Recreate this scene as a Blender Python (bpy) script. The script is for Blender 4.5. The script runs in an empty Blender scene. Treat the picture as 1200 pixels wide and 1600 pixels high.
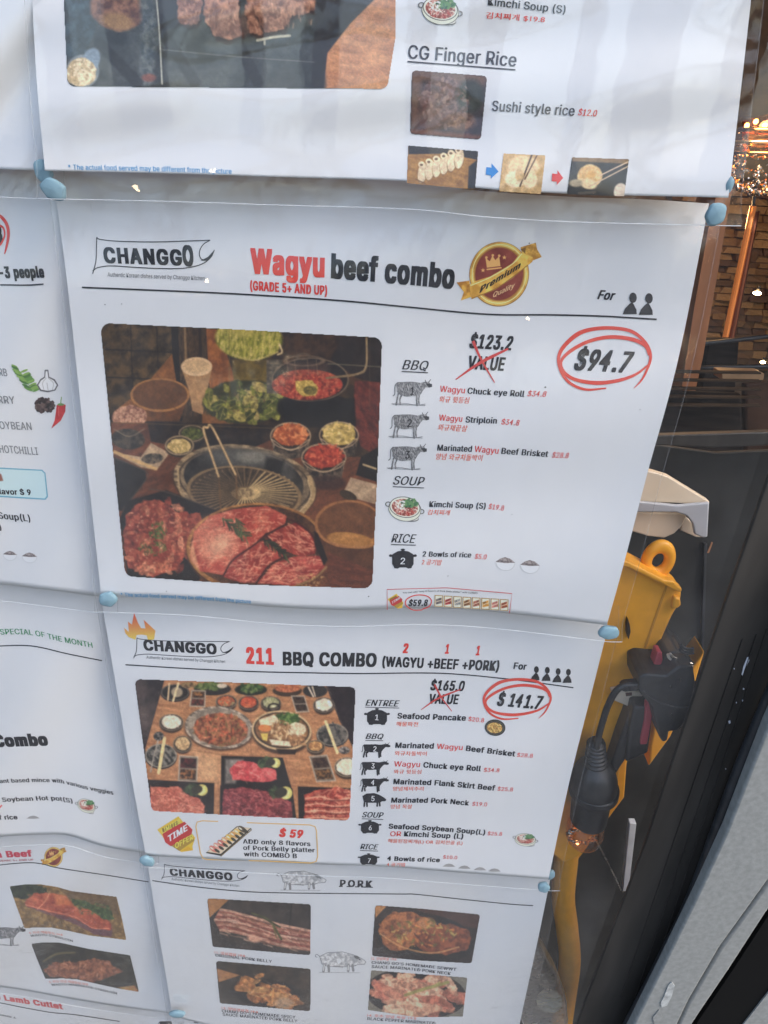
import bpy, bmesh, math, random
import numpy as np
from mathutils import Vector, Matrix
from mathutils.geometry import tessellate_polygon
S = bpy.context.scene
COL = S.collection
rnd = random.Random(7)
R = math.radians

# ------------------------------------------------------------------ camera
F = 1050.0                      # focal length in photo pixels (1200 x 1600)
d_ = np.array([-140 / F, 2107 / F, 1.0]); d_ /= np.linalg.norm(d_)      # world down, seen by the camera
r_ = np.array([1, 140 / 2107, 0.0]); r_ /= np.linalg.norm(r_)           # world right
n_ = np.cross(r_, d_)                                                   # world forward (into the shop)
DIST, CZ = 0.325, 1.52          # camera to window, camera height
CAM = np.array([0.0, -DIST, CZ])
cd = bpy.data.cameras.new('camera'); cam = bpy.data.objects.new('camera', cd); COL.objects.link(cam)
cd.sensor_fit = 'HORIZONTAL'; cd.sensor_width = 36; cd.lens = F / 1200 * 36
cd.clip_start = 0.01; cd.clip_end = 500
def c2w(q): return Vector((float(np.dot(q, r_)), float(np.dot(q, n_)), float(-np.dot(q, d_))))
ax, ay, az = c2w(np.array([1., 0, 0])), c2w(np.array([0, -1., 0])), c2w(np.array([0, 0, -1.]))
M = Matrix(((ax.x, ay.x, az.x, 0), (ax.y, ay.y, az.y, -DIST), (ax.z, ay.z, az.z, CZ), (0, 0, 0, 1)))
cam.matrix_world = M
S.camera = cam
cd.dof.use_dof = False

# ------------------------------------------------------------------ light
W = bpy.data.worlds.new('World'); S.world = W; W.use_nodes = True
nt = W.node_tree; bg = nt.nodes['Background']
sky = nt.nodes.new('ShaderNodeTexSky'); sky.sky_type = 'NISHITA'; sky.sun_disc = False
sky.sun_elevation = R(50); sky.sun_rotation = R(110); sky.dust_density = 3.3; sky.air_density = 1.2; sky.ozone_density = 1.0
nt.links.new(sky.outputs[0], bg.inputs[0]); bg.inputs[1].default_value = 0.15
sl = bpy.data.lights.new('sun', 'SUN'); sl.energy = 0.75; sl.angle = R(25); sl.color = (1, .98, .93)
so = bpy.data.objects.new('sun', sl); COL.objects.link(so); so.rotation_euler = (R(40), 0, R(70))
S.view_settings.view_transform = 'Standard'; S.view_settings.look = 'None'; S.view_settings.exposure = 1.5; S.view_settings.gamma = 1
S.cycles.transparent_max_bounces = 24; S.cycles.max_bounces = 6
S.cycles.caustics_reflective = False; S.cycles.caustics_refractive = False

# ------------------------------------------------------------------ projection helpers
def bpj(px, py, y):
    """photo pixel -> world point on the vertical plane at depth y (arrays welcome)"""
    px = np.asarray(px, float); py = np.asarray(py, float)
    qx, qy = (px - 600) / F, (py - 800) / F
    X = qx * r_[0] + qy * r_[1] + r_[2]; Y = qx * n_[0] + qy * n_[1] + n_[2]; Z = -(qx * d_[0] + qy * d_[1] + d_[2])
    t = (y + DIST) / Y
    return np.stack([X * t, Y * t - DIST, Z * t + CZ], -1)
def mpp(px, py, y):
    return float(np.linalg.norm(bpj(px + 1, py, y) - bpj(px, py, y)))
def lin(c):
    c = np.asarray(c, float) / 255
    return np.where(c < .04045, c / 12.92, ((c + .055) / 1.055) ** 2.4)
PAPER = lin((192, 203, 213))
def alb(c): return np.clip(lin(c) / PAPER * .8, 0.004, .86)

# ------------------------------------------------------------------ materials
MATS = {}
def mat(name, col=(.5, .5, .5), rough=.5, metal=0, **kw):
    m = bpy.data.materials.new(name); m.use_nodes = True
    b = m.node_tree.nodes['Principled BSDF']
    b.inputs['Base Color'].default_value = (*col, 1); b.inputs['Roughness'].default_value = rough; b.inputs['Metallic'].default_value = metal
    for k, v in kw.items(): b.inputs[k.replace('_', ' ')].default_value = v
    MATS[name] = m
    return m
def grain(m, scale=40, amt=.25, bump=.2, dist=.001, detail=6, tint=None, stretch=(1, 1, 1), rough=None):
    """colour variation plus relief from noise"""
    t = m.node_tree; b = t.nodes['Principled BSDF']; c = tuple(b.inputs['Base Color'].default_value)[:3]
    tc = t.nodes.new('ShaderNodeTexCoord'); mp = t.nodes.new('ShaderNodeMapping'); mp.inputs['Scale'].default_value = stretch
    nz = t.nodes.new('ShaderNodeTexNoise'); nz.inputs['Scale'].default_value = scale; nz.inputs['Detail'].default_value = detail
    t.links.new(tc.outputs['Object'], mp.inputs[0]); t.links.new(mp.outputs[0], nz.inputs['Vector'])
    cr = t.nodes.new('ShaderNodeValToRGB'); t.links.new(nz.outputs[0], cr.inputs[0])
    cr.color_ramp.elements[0].position = .32; cr.color_ramp.elements[1].position = .68
    lo = tuple(x * (1 - amt) for x in c); hi = tint or tuple(min(1, x * (1 + amt)) for x in c)
    cr.color_ramp.elements[0].color = (*lo, 1); cr.color_ramp.elements[1].color = (*hi, 1)
    t.links.new(cr.outputs[0], b.inputs['Base Color'])
    if bump:
        bp = t.nodes.new('ShaderNodeBump'); bp.inputs['Strength'].default_value = bump; bp.inputs['Distance'].default_value = dist
        t.links.new(nz.outputs[0], bp.inputs['Height']); t.links.new(bp.outputs[0], b.inputs['Normal'])
    if rough:
        mr = t.nodes.new('ShaderNodeMapRange'); mr.inputs[3].default_value = rough[0]; mr.inputs[4].default_value = rough[1]
        t.links.new(nz.outputs[0], mr.inputs[0]); t.links.new(mr.outputs[0], b.inputs['Roughness'])
    return m
def paper_mat(name, c):
    return grain(mat(name, c, .7), 25, .012, .05, .0004, 3)
paper = paper_mat('paper', (.8, .8, .8))
_inks = {}
def ink(c):
    c = tuple(c)
    if c not in _inks: _inks[c] = mat('printed ink', tuple(alb(c)), .6)
    return _inks[c]
BLACK, RED, ORG, GRY, BLU, GRN = (28, 31, 38), (190, 62, 56), (196, 92, 62), (112, 120, 128), (40, 130, 185), (45, 125, 85)
pm = mat('printed photo', (1, 1, 1), .6)
_a = pm.node_tree.nodes.new('ShaderNodeAttribute'); _a.attribute_name = 'Col'
pm.node_tree.links.new(_a.outputs['Color'], pm.node_tree.nodes['Principled BSDF'].inputs['Base Color'])
def clear(name, ior, rough, tint=(1, 1, 1), bscale=0, bstr=0, bdist=.001, base=0.0, stretch=(1, 1, 1), gcol=(1, 1, 1)):
    """thin clear sheet: reflects by Fresnel, otherwise lets the view straight through"""
    m = bpy.data.materials.new(name); m.use_nodes = True; t = m.node_tree; t.nodes.clear()
    out = t.nodes.new('ShaderNodeOutputMaterial'); mix = t.nodes.new('ShaderNodeMixShader')
    tr = t.nodes.new('ShaderNodeBsdfTransparent'); gl = t.nodes.new('ShaderNodeBsdfGlossy'); fr = t.nodes.new('ShaderNodeLayerWeight')
    tr.inputs[0].default_value = (*tint, 1); gl.inputs[0].default_value = (*gcol, 1); gl.inputs['Roughness'].default_value = rough; fr.inputs[0].default_value = .5; r0 = ((ior - 1) / (ior + 1)) ** 2
    pw = t.nodes.new('ShaderNodeMath'); pw.operation = 'POWER'; pw.inputs[1].default_value = 5      # Schlick's curve: same from both faces
    ad = t.nodes.new('ShaderNodeMath'); ad.operation = 'MULTIPLY_ADD'; ad.inputs[1].default_value = 1 - r0; ad.inputs[2].default_value = r0 + base; ad.use_clamp = True
    t.links.new(fr.outputs['Facing'], pw.inputs[0]); t.links.new(pw.outputs[0], ad.inputs[0]); t.links.new(ad.outputs[0], mix.inputs[0])
    t.links.new(tr.outputs[0], mix.inputs[1]); t.links.new(gl.outputs[0], mix.inputs[2]); t.links.new(mix.outputs[0], out.inputs[0])
    if bscale:
        tc = t.nodes.new('ShaderNodeTexCoord'); mp = t.nodes.new('ShaderNodeMapping'); mp.inputs['Scale'].default_value = stretch
        nz = t.nodes.new('ShaderNodeTexNoise'); nz.inputs['Scale'].default_value = bscale; nz.inputs['Detail'].default_value = 3
        b = t.nodes.new('ShaderNodeBump'); b.inputs['Strength'].default_value = bstr; b.inputs['Distance'].default_value = bdist
        t.links.new(tc.outputs['Object'], mp.inputs[0]); t.links.new(mp.outputs[0], nz.inputs['Vector']); t.links.new(nz.outputs[0], b.inputs['Height'])
        for n in (gl, fr): t.links.new(b.outputs[0], n.inputs['Normal'])
    MATS[name] = m
    return m
glass = clear('window glass', 1.36, .0, bscale=22, bstr=.22, bdist=.0009)
film = clear('laminate film', 1.45, .07, bscale=26, bstr=.5, bdist=.002, tint=(.975, .975, .975), base=.0)
# finger marks and wiped dust on the pane
_t = glass.node_tree; _o = _t.nodes['Material Output']; _m = _o.inputs[0].links[0].from_node; _x = _t.nodes.new('ShaderNodeMixShader'); _d = _t.nodes.new('ShaderNodeBsdfDiffuse'); _d.inputs[0].default_value = (.75, .76, .78, 1)
_c = _t.nodes.new('ShaderNodeTexCoord'); _p = _t.nodes.new('ShaderNodeMapping'); _p.inputs['Scale'].default_value = (1, 1, .35); _p.inputs['Rotation'].default_value = (0, R(35), 0); _n = _t.nodes.new('ShaderNodeTexNoise'); _n.inputs['Scale'].default_value = 14; _n.inputs['Detail'].default_value = 8; _n.inputs['Roughness'].default_value = .65
_r = _t.nodes.new('ShaderNodeMapRange'); _r.inputs[1].default_value = .5; _r.inputs[2].default_value = .8; _r.inputs[3].default_value = .0; _r.inputs[4].default_value = .035
_t.links.new(_c.outputs['Object'], _p.inputs[0]); _t.links.new(_p.outputs[0], _n.inputs['Vector']); _t.links.new(_n.outputs[0], _r.inputs[0]); _t.links.new(_r.outputs[0], _x.inputs[0]); _t.links.new(_m.outputs[0], _x.inputs[1]); _t.links.new(_d.outputs[0], _x.inputs[2]); _t.links.new(_x.outputs[0], _o.inputs[0])
film_wrinkled = clear('wrinkled film', 1.5, .09, bscale=30, bstr=1.0, bdist=.004, base=.055)
edge_m = mat('film edge', (.85, .88, .9), .25, Alpha=.75); edge_f = mat('faint film edge', (.7, .7, .7), .3, Alpha=.12)
tack = grain(mat('blue tack', tuple(alb((130, 172, 194)) * .72), .6), 120, .08, .35, .0012)

# ------------------------------------------------------------------ object helpers
def link(name, me, m, parent=None):
    o = bpy.data.objects.new(name, me); COL.objects.link(o)
    if m is not None: me.materials.append(m)
    if parent is not None: o.parent = parent
    return o
def tag(o, label, cat=None, group=None, kind=None):
    if label: o['label'] = label
    if cat: o['category'] = cat
    if group: o['group'] = group
    if kind: o['kind'] = kind
    return o
def empty(name, label, cat, group=None):
    o = bpy.data.objects.new(name, None); COL.objects.link(o); o.empty_display_size = .02
    return tag(o, label, cat, group)
def mesh(name, vs, fs, m, parent=None, smooth=False):
    me = bpy.data.meshes.new(name); me.from_pydata([tuple(map(float, v)) for v in vs], [], fs); me.update()
    if smooth: me.shade_smooth()
    return link(name, me, m, parent)
def gridmesh(name, P, m, parent=None, keep=None, cols=None, smooth=True):
    h, w = P.shape[:2]
    idx = np.arange(h * w).reshape(h, w)
    q = np.stack([idx[:-1, :-1], idx[1:, :-1], idx[1:, 1:], idx[:-1, 1:]], -1)
    q = q[keep] if keep is not None else q.reshape(-1, 4)
    used = np.unique(q); rm = np.zeros(h * w, int); rm[used] = np.arange(len(used)); q = rm[q]
    V = P.reshape(-1, 3)[used].astype(np.float32)
    me = bpy.data.meshes.new(name); me.vertices.add(len(V)); me.vertices.foreach_set('co', V.ravel())
    n = len(q); me.loops.add(4 * n); me.loops.foreach_set('vertex_index', q.ravel().astype(np.int32))
    me.polygons.add(n); me.polygons.foreach_set('loop_start', (np.arange(n) * 4).astype(np.int32))
    me.polygons.foreach_set('loop_total', np.full(n, 4, np.int32))
    me.update(calc_edges=True); me.validate()
    if smooth: me.shade_smooth()
    if cols is not None:
        a = me.color_attributes.new('Col', 'FLOAT_COLOR', 'POINT')
        c = np.concatenate([cols.reshape(-1, 3)[used], np.ones((len(used), 1))], 1).astype(np.float32)
        a.data.foreach_set('color', c.ravel())
    return link(name, me, m, parent)
def interp(pts):
    xs, ys = zip(*sorted(pts))
    return lambda x: np.interp(x, xs, ys)
def smooth_pts(pts, n=8):
    P = [np.array(p, float) for p in pts]; P = [2 * P[0] - P[1]] + P + [2 * P[-1] - P[-2]]; out = []
    for i in range(1, len(P) - 2):
        for k in range(n):
            t = k / n; a, b, c, e = P[i - 1:i + 3]
            out.append(.5 * ((2 * b) + (c - a) * t + (2 * a - 5 * b + 4 * c - e) * t * t + (3 * b - a - 3 * c + e) * t ** 3))
    out.append(P[-2]); return np.array(out)
def sm_interp(pts):
    p = smooth_pts(sorted(pts), 10) if len(pts) > 2 else np.array(sorted(pts), float)
    return lambda x: np.interp(x, p[:, 0], p[:, 1])

# ------------------------------------------------------------------ menu sheets
class Sheet:
    """laminated sheet: edges given in photo pixels, hung in the plane of the window at a real depth"""
    def __init__(s, name, label, top, bot, left, right, d0, d1, waves=(), margins=(10, 20, 10, 25), fm=None, extent=None, grid=(110, 80)):
        s.root = empty('menu_sheet', label, 'menu', 'laminated menu sheets stuck to the inside of the window')
        s.t, s.b = sm_interp(top), sm_interp(bot)
        s.l, s.r = sm_interp([(y, x) for x, y in left]), sm_interp([(y, x) for x, y in right])
        s.d0, s.d1, s.waves = d0, d1, waves
        s.paper = s.patch('paper', (0, 0, 0, 0), 0.0, paper, grid, thick=.00025)
        ml, mr, mtp, mb = margins
        s.film = s.patch('laminate_film', margins, -.0009, fm or film, grid)
        s.edges(margins)
    def xy(s, U, V, mg):
        ml, mr, mt, mb = mg
        x = np.full_like(U, 600.0); y = np.full_like(U, 600.0)
        for _ in range(12):
            y = (s.t(x) - mt) * (1 - V) + (s.b(x) + mb) * V
            x = (s.l(y) - ml) * (1 - U) + (s.r(y) + mr) * U
        return x, y
    def depth(s, x, y):
        x = np.asarray(x, float); y = np.asarray(y, float)
        v = (y - s.t(x)) / np.maximum(s.b(x) - s.t(x), 1); u = (x - s.l(y)) / np.maximum(s.r(y) - s.l(y), 1)
        z = s.d0 * (1 - v) + s.d1 * v
        for a, fu, fv, ph in s.waves: z = z + a * 1.35 * np.sin(6.283 * (fu * u + fv * v) + ph)
        return z
    def pt(s, x, y, eps=0.0): return bpj(x, y, s.depth(x, y) + eps)
    def patch(s, name, mg, eps, m, grid, thick=0):
        U, V = np.meshgrid(np.linspace(0, 1, grid[0]), np.linspace(0, 1, grid[1]))
        x, y = s.xy(U, V, mg); P = s.pt(x, y, eps)
        if thick:
            P2 = P.copy(); P2[..., 1] += thick
            full = np.concatenate([P, P2[::-1]], 0)     # front, then folds round the bottom edge to the back
            return gridmesh(name, full, m, s.root)
        return gridmesh(name, P, m, s.root)
    def edges(s, mg):
        n = 90; o = np.ones(n); z = np.zeros(n); l = np.linspace(0, 1, n)
        for k, (U, V) in enumerate(((l, o), (z, l), (o, l))):
            x, y = s.xy(U, V, mg); P = s.pt(x, y, -.0010)
            vs = []; fs = []
            tube_verts(P, .00018, 5, vs, fs)
            mesh('film_edge', vs, fs, edge_f if k else edge_m, s.root, True)
    # --- printing
    def upv(s, x, y):
        v = np.stack([x - 460, y - 2907], -1); return v / np.linalg.norm(v, axis=-1, keepdims=True)
    def ribbon(s, name, pts, w, col, sm=True, eps=-.00022, taper=False):
        p = smooth_pts(pts, 10) if sm and len(pts) > 2 else np.array([np.array(pts[0]) + (np.array(pts[-1]) - np.array(pts[0])) * k / 24 for k in range(25)], float) if len(pts) == 2 else np.array(pts, float)
        tg = np.gradient(p, axis=0); tg /= np.linalg.norm(tg, axis=1, keepdims=True); nn = np.stack([-tg[:, 1], tg[:, 0]], 1)
        ww = np.full(len(p), w, float) if not np.ndim(w) else np.interp(np.linspace(0, 1, len(p)), np.linspace(0, 1, len(w)), w)
        if taper: ww = ww * np.clip(np.sin(np.linspace(.05, 3.09, len(p))) * 2.2, .15, 1)
        a = p + nn * ww[:, None] / 2; b = p - nn * ww[:, None] / 2
        G = np.stack([a, b], 0); return gridmesh(name, s.pt(G[..., 0], G[..., 1], eps), ink(col), s.root)
    def text(s, txt, base, cap, col=BLACK, bold=.0, shear=0., name='printed_text', under=0, eps=-.0002, caps_ref='H', space=1.0):
        V, T = glyphs(txt, bold, shear, space)
        if max(map(ord, txt)) > 0x1000: cap = cap * .84 * CAP / CAPB; base = [(x, y + .7) for x, y in base]
        bp_ = np.array(base, float) if len(base) == 2 else smooth_pts(base, 6)
        sg = np.linalg.norm(np.diff(bp_, axis=0), axis=1); al = np.concatenate([[0], np.cumsum(sg)]); L = al[-1]
        x0, x1 = V[:, 0].min(), V[:, 0].max()
        t = (V[:, 0] - x0) / (x1 - x0) * L; h = V[:, 1] / CAP * cap
        bx, by = np.interp(t, al, bp_[:, 0]), np.interp(t, al, bp_[:, 1])
        u = s.upv(bx, by); X = bx + u[:, 0] * h; Y = by + u[:, 1] * h
        o = mesh(name, s.pt(X, Y, eps - V[:, 2] * 4e-6), T, ink(col), s.root)
        if under:
            q = bp_ - s.upv(bp_[:, 0], bp_[:, 1]) * under; s.ribbon('underline', [tuple(k) for k in q], max(1.0, cap * .1), col)
        return o
    def raster(s, name, cv, eps=-.00018, thr=.35):
        keep = (cv.A[:-1, :-1] + cv.A[1:, :-1] + cv.A[1:, 1:] + cv.A[:-1, 1:]) / 4 > thr
        return gridmesh(name, s.pt(cv.X, cv.Y, eps), pm, s.root, keep, alb(np.clip(cv.C, 0, 255)), smooth=True)
    def fill(s, name, pts, col, eps=-.0002):
        T = tessellate_polygon([[Vector((x, y, 0)) for x, y in pts]]); p = np.array(pts, float)
        return mesh(name, s.pt(p[:, 0], p[:, 1], eps), [tuple(t) for t in T], ink(col), s.root)
def tube_verts(P, r, n, vs, fs, rr=None):
    P = np.asarray(P, float); k0 = len(vs)
    tg = np.gradient(P, axis=0); tg /= np.maximum(np.linalg.norm(tg, axis=1, keepdims=True), 1e-9)
    ref = np.array([0, 1., 0]) if abs(tg[0][1]) < .8 else np.array([1., 0, 0])
    for i, p in enumerate(P):
        a = np.cross(tg[i], ref); a /= np.linalg.norm(a); b = np.cross(tg[i], a); q = r if rr is None else rr[i]
        for j in range(n):
            t = 6.28318 * j / n; vs.append(tuple(p + (a * math.cos(t) + b * math.sin(t)) * q))
    for i in range(len(P) - 1):
        for j in range(n):
            fs.append((k0 + i * n + j, k0 + i * n + (j + 1) % n, k0 + (i + 1) * n + (j + 1) % n, k0 + (i + 1) * n + j))
    fs.append(tuple(range(k0 + n - 1, k0 - 1, -1))); fs.append(tuple(range(k0 + (len(P) - 1) * n, k0 + len(P) * n)))
_gc = {}
try:        # the sans serif that ships inside Blender; its built-in default stands in if that is missing
    import os
    FONT = bpy.data.fonts.load(os.path.join(bpy.utils.system_resource('DATAFILES'), 'fonts', 'Inter.woff2'))
except Exception: FONT = None
def strike(V, T, bold):
    if bold:      # heavier weight: the glyph struck several times, side by side, each strike a few micrometres over the last
        st = [(dx, dy) for dx in np.linspace(-1, 1, 3 if bold < .04 else 5) for dy in ((-.5, .5) if bold >= .03 else (0,))]; n = len(V)
        V2 = [V + np.array([dx * bold * 1.15, dy * bold, i * 1.0]) for i, (dx, dy) in enumerate(st)]; T = [tuple(a + n * i for a in f) for i in range(len(st)) for f in T]; V = np.concatenate(V2)
    return V, T
def glyphs(txt, bold, shear, space=1.0, plain=False):
    k = (txt, bold, shear, space, plain)
    if k in _gc: return _gc[k]
    if '4' in txt and len(txt) > 0 and not plain and FONT and max(map(ord, txt)) < 0x1000:
        import re       # the shipped face has an open 4; take the closed one of the default face, brought to the same height
        sp = space + bold * 2.6; bar = glyphs('|', 0, 0, sp)[0][:, 0].max(); x = 0; Vs = []; Ts = []; n = 0; q = CAP / CAPB; f4, t4 = glyphs('4', 0, shear, 1.0, True); w4 = f4[:, 0].max() * q
        for run in re.findall('4|[^4]+', txt):
            if run == '4': V, T, w = f4 * q, t4, w4 + .07 * sp + bold * 1.5
            else:
                w = glyphs(run + '|', 0, 0, sp)[0][:, 0].max() - bar; V, T = glyphs(run, 0, shear, sp) if run.strip() else (np.zeros((0, 3)), [])
            if len(V): Vs.append(V + np.array([x, 0, 0])); Ts += [tuple(a + n for a in f) for f in T]; n += len(V)
            x += w
        _gc[k] = strike(np.concatenate(Vs), Ts, bold); return _gc[k]
    c = bpy.data.curves.new('t', 'FONT'); c.body = txt; c.size = 1; 
    if FONT and max(map(ord, txt)) < 0x1000 and not plain: c.font = FONT
    c.shear = shear; c.resolution_u = 3; c.space_character = space + bold * 2.6
    o = bpy.data.objects.new('t', c); COL.objects.link(o)
    me = o.to_mesh(); V = np.array([v.co[:] for v in me.vertices]); T = [tuple(p.vertices) for p in me.polygons]
    o.to_mesh_clear(); bpy.data.objects.remove(o); bpy.data.curves.remove(c)
    V = np.concatenate([V[:, :2], np.zeros((len(V), 1))], 1)
    V, T = strike(V, T, bold)
    _gc[k] = (V, T); return _gc[k]
CAP = glyphs('H', 0, 0)[0][:, 1].max(); CAPB = glyphs('H', 0, 0, 1.0, True)[0][:, 1].max()

# ------------------------------------------------------------------ print artwork: a small painter
_tab = np.random.RandomState(3).rand(256, 256)
def vn(x, y, seed=0):
    x = x + seed * 17.3; y = y + seed * 31.7
    xi, yi = np.floor(x).astype(int), np.floor(y).astype(int); fx, fy = x - xi, y - yi
    fx, fy = fx * fx * (3 - 2 * fx), fy * fy * (3 - 2 * fy); g = lambda a, b: _tab[a & 255, b & 255]
    return (g(xi, yi) * (1 - fx) + g(xi + 1, yi) * fx) * (1 - fy) + (g(xi, yi + 1) * (1 - fx) + g(xi + 1, yi + 1) * fx) * fy
def fbm(x, y, sc, seed=0, o=4):
    r = 0; a = .5; tot = 0
    for k in range(o): r = r + a * vn(x / sc * 2 ** k, y / sc * 2 ** k, seed + k * 3); tot += a; a *= .55
    return r / tot
def tex(c1, c2, sc=20, k=2.2, seed=1, rot=0, ax=1.0, c3=None):
    c1, c2 = np.array(c1, float), np.array(c2, float)
    def f(X, Y):
        c, s_ = math.cos(R(rot)), math.sin(R(rot)); x, y = X * c + Y * s_, (-X * s_ + Y * c) * ax
        m = np.clip((fbm(x, y, sc, seed) - .5) * k + .5, 0, 1)[..., None]; o = c1 * m + c2 * (1 - m)
        if c3 is not None:
            m3 = np.clip((fbm(x, y, sc * .6, seed + 9) - .56) * 9, 0, 1)[..., None]; o = o * (1 - m3) + np.array(c3, float) * m3
        return o
    return f
class Cv:
    def __init__(s, x0, y0, x1, y1, q=1, o=(0, 0), z=1., bg=(192, 203, 213)):
        xs = np.arange(x0, x1 + .01, 1 / q); ys = np.arange(y0, y1 + .01, 1 / q)
        s.X, s.Y = np.meshgrid(xs, ys); s.tint = (.98, .94, .87); zx, zy = z if isinstance(z, tuple) else (z, z); s.ZX, s.ZY = (s.X - o[0]) * zx, (s.Y - o[1]) * zy; z = min(zx, zy); s.z = z; s.q = q; s.o = o
        s.C = np.ones(s.X.shape + (3,)) * np.array(bg, float); s.A = np.zeros(s.X.shape); s.px = z / q
    def _sl(s, x0, y0, x1, y1):
        xr, yr = s.ZX[0], s.ZY[:, 0]; p = s.px * 2
        i0, i1 = np.searchsorted(xr, [x0 - p, x1 + p]); j0, j1 = np.searchsorted(yr, [y0 - p, y1 + p])
        return slice(j0, j1), slice(i0, i1)
    def put(s, sl, m, col, op=1.0):
        if m.size == 0: return
        c = col(s.ZX[sl], s.ZY[sl]) if callable(col) else np.array(col, float)
        m = (m * op)[..., None]; s.C[sl] = s.C[sl] * (1 - m) + c * m; s.A[sl] = np.maximum(s.A[sl], m[..., 0])
    def all(s, col, op=1.): s.put((slice(None), slice(None)), np.ones(s.A.shape), col, op)
    def ell(s, cx, cy, rx, ry, col, rot=0, soft=None, op=1., rough=0, ring=None, seed=5):
        rm = max(rx, ry) * 1.25 + 2; sl = s._sl(cx - rm, cy - rm, cx + rm, cy + rm); x, y = s.ZX[sl] - cx, s.ZY[sl] - cy
        if x.size == 0: return
        c, n = math.cos(R(rot)), math.sin(R(rot)); u, v = (x * c + y * n) / rx, (-x * n + y * c) / ry; rr = np.sqrt(u * u + v * v)
        if rough: rr = rr * (1 + rough * (fbm(s.ZX[sl], s.ZY[sl], min(rx, ry) * .5 + 1, seed) - .5) * 2)
        w = (soft or s.px) / max(1e-6, min(rx, ry)); m = np.clip((1 - rr) / w + .5, 0, 1)
        if ring: m = m * np.clip((rr - (1 - ring / min(rx, ry))) / w + .5, 0, 1)
        s.put(sl, m, col, op)
    def poly(s, pts, col, soft=None, op=1., rough=0, rsc=20, seed=5, r=0):
        p = np.array(pts, float); sl = s._sl(p[:, 0].min() - 5, p[:, 1].min() - 5, p[:, 0].max() + 5, p[:, 1].max() + 5)
        x, y = s.ZX[sl], s.ZY[sl]
        if x.size == 0: return
        if rough: x = x + rough * (fbm(s.ZX[sl], s.ZY[sl], rsc, seed) - .5) * 2; y = y + rough * (fbm(s.ZX[sl], s.ZY[sl], rsc, seed + 4) - .5) * 2
        s.put(sl, s.pm(p, x, y, soft or s.px, r), col, op)
    @staticmethod
    def pm(p, x, y, w, r=0):
        ins = np.zeros(x.shape, bool); dd = np.full(x.shape, 1e18)
        for i in range(len(p)):
            (x1, y1), (x2, y2) = p[i], p[(i + 1) % len(p)]
            if y1 != y2: ins ^= ((y1 > y) != (y2 > y)) & (x < (x2 - x1) * (y - y1) / (y2 - y1) + x1)
            ex, ey = x2 - x1, y2 - y1; t = np.clip(((x - x1) * ex + (y - y1) * ey) / (ex * ex + ey * ey + 1e-9), 0, 1)
            dd = np.minimum(dd, (x - x1 - t * ex) ** 2 + (y - y1 - t * ey) ** 2)
        sd = np.sqrt(dd) * np.where(ins, 1, -1); return np.clip((sd + r) / w + .5, 0, 1)
    def line(s, pts, w, col, op=1., sm=True, soft=None):
        p = smooth_pts(pts, 6) if sm and len(pts) > 2 else np.array(pts, float)
        sl = s._sl(p[:, 0].min() - w, p[:, 1].min() - w, p[:, 0].max() + w, p[:, 1].max() + w); x, y = s.ZX[sl], s.ZY[sl]
        if x.size == 0: return
        dd = np.full(x.shape, 1e18)
        for (x1, y1), (x2, y2) in zip(p[:-1], p[1:]):
            ex, ey = x2 - x1, y2 - y1; t = np.clip(((x - x1) * ex + (y - y1) * ey) / (ex * ex + ey * ey + 1e-9), 0, 1)
            dd = np.minimum(dd, (x - x1 - t * ex) ** 2 + (y - y1 - t * ey) ** 2)
        s.put(sl, np.clip((w / 2 - np.sqrt(dd)) / (soft or s.px) + .5, 0, 1), col, op)
    def crop(s, corners, r):
        """rounded picture outline; corners in zoom units, shrunk by r and grown back round"""
        p = np.array(corners, float); c = p.mean(0)
        q = [];
        for i in range(len(p)):
            a = p[i - 1] - p[i]; b = p[(i + 1) % len(p)] - p[i]; a /= np.linalg.norm(a); b /= np.linalg.norm(b)
            sn = abs(a[0] * b[1] - a[1] * b[0])
            q.append(p[i] + (a + b) * r / max(sn, .35) if sn > .5 else p[i] + (c - p[i]) / np.linalg.norm(c - p[i]) * 0 + np.array([-(b - a)[1], (b - a)[0]]) / np.linalg.norm(b - a) * r)
        s.A = s.pm(np.array(q), s.ZX, s.ZY, s.px, r); s.grade()
    def grade(s, sat=.86, k=.5):
        """the muted, slightly soft look of an office-printer photo"""
        for _ in range(2):
            p = np.pad(s.C, ((1, 1), (1, 1), (0, 0)), 'edge'); b = (p[:-2, 1:-1] + p[2:, 1:-1] + p[1:-1, :-2] + p[1:-1, 2:]) / 4; s.C = s.C * (1 - k) + b * k
        g = s.C.mean(-1, keepdims=True); s.C = g * (1 - sat) * np.array((1.03, 1.0, .95)) + s.C * sat; s.C = s.C * np.array(s.tint)
        s.C = s.C * (1 + .20 * (fbm(s.X, s.Y, 2.2, 31, 2) - .5) + .22 * (fbm(s.X, s.Y, 7, 12, 3) - .5))[..., None]
    def blobs(s, pts_or_box, n, r0, r1, cols, seed, ratio=.6, inside=None, op=.9, rot=None):
        g = random.Random(seed); x0, y0, x1, y1 = pts_or_box
        for _ in range(n):
            for _t in range(20):
                x, y = g.uniform(x0, x1), g.uniform(y0, y1)
                if inside is None or ((x - inside[0]) / inside[2]) ** 2 + ((y - inside[1]) / inside[3]) ** 2 < 1: break
            rr = g.uniform(r0, r1); s.ell(x, y, rr, rr * g.uniform(ratio * .7, min(1, ratio * 1.3)), cols[g.randrange(len(cols))], g.uniform(0, 180) if rot is None else rot + g.uniform(-25, 25), soft=s.px * 1.3, op=op)
    def noise(s, amp, sc=3, seed=2): s.C = s.C * (1 + amp * (fbm(s.ZX, s.ZY, sc * s.z, seed, 3) - .5)[..., None])
BG = (192, 203, 213)
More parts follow.
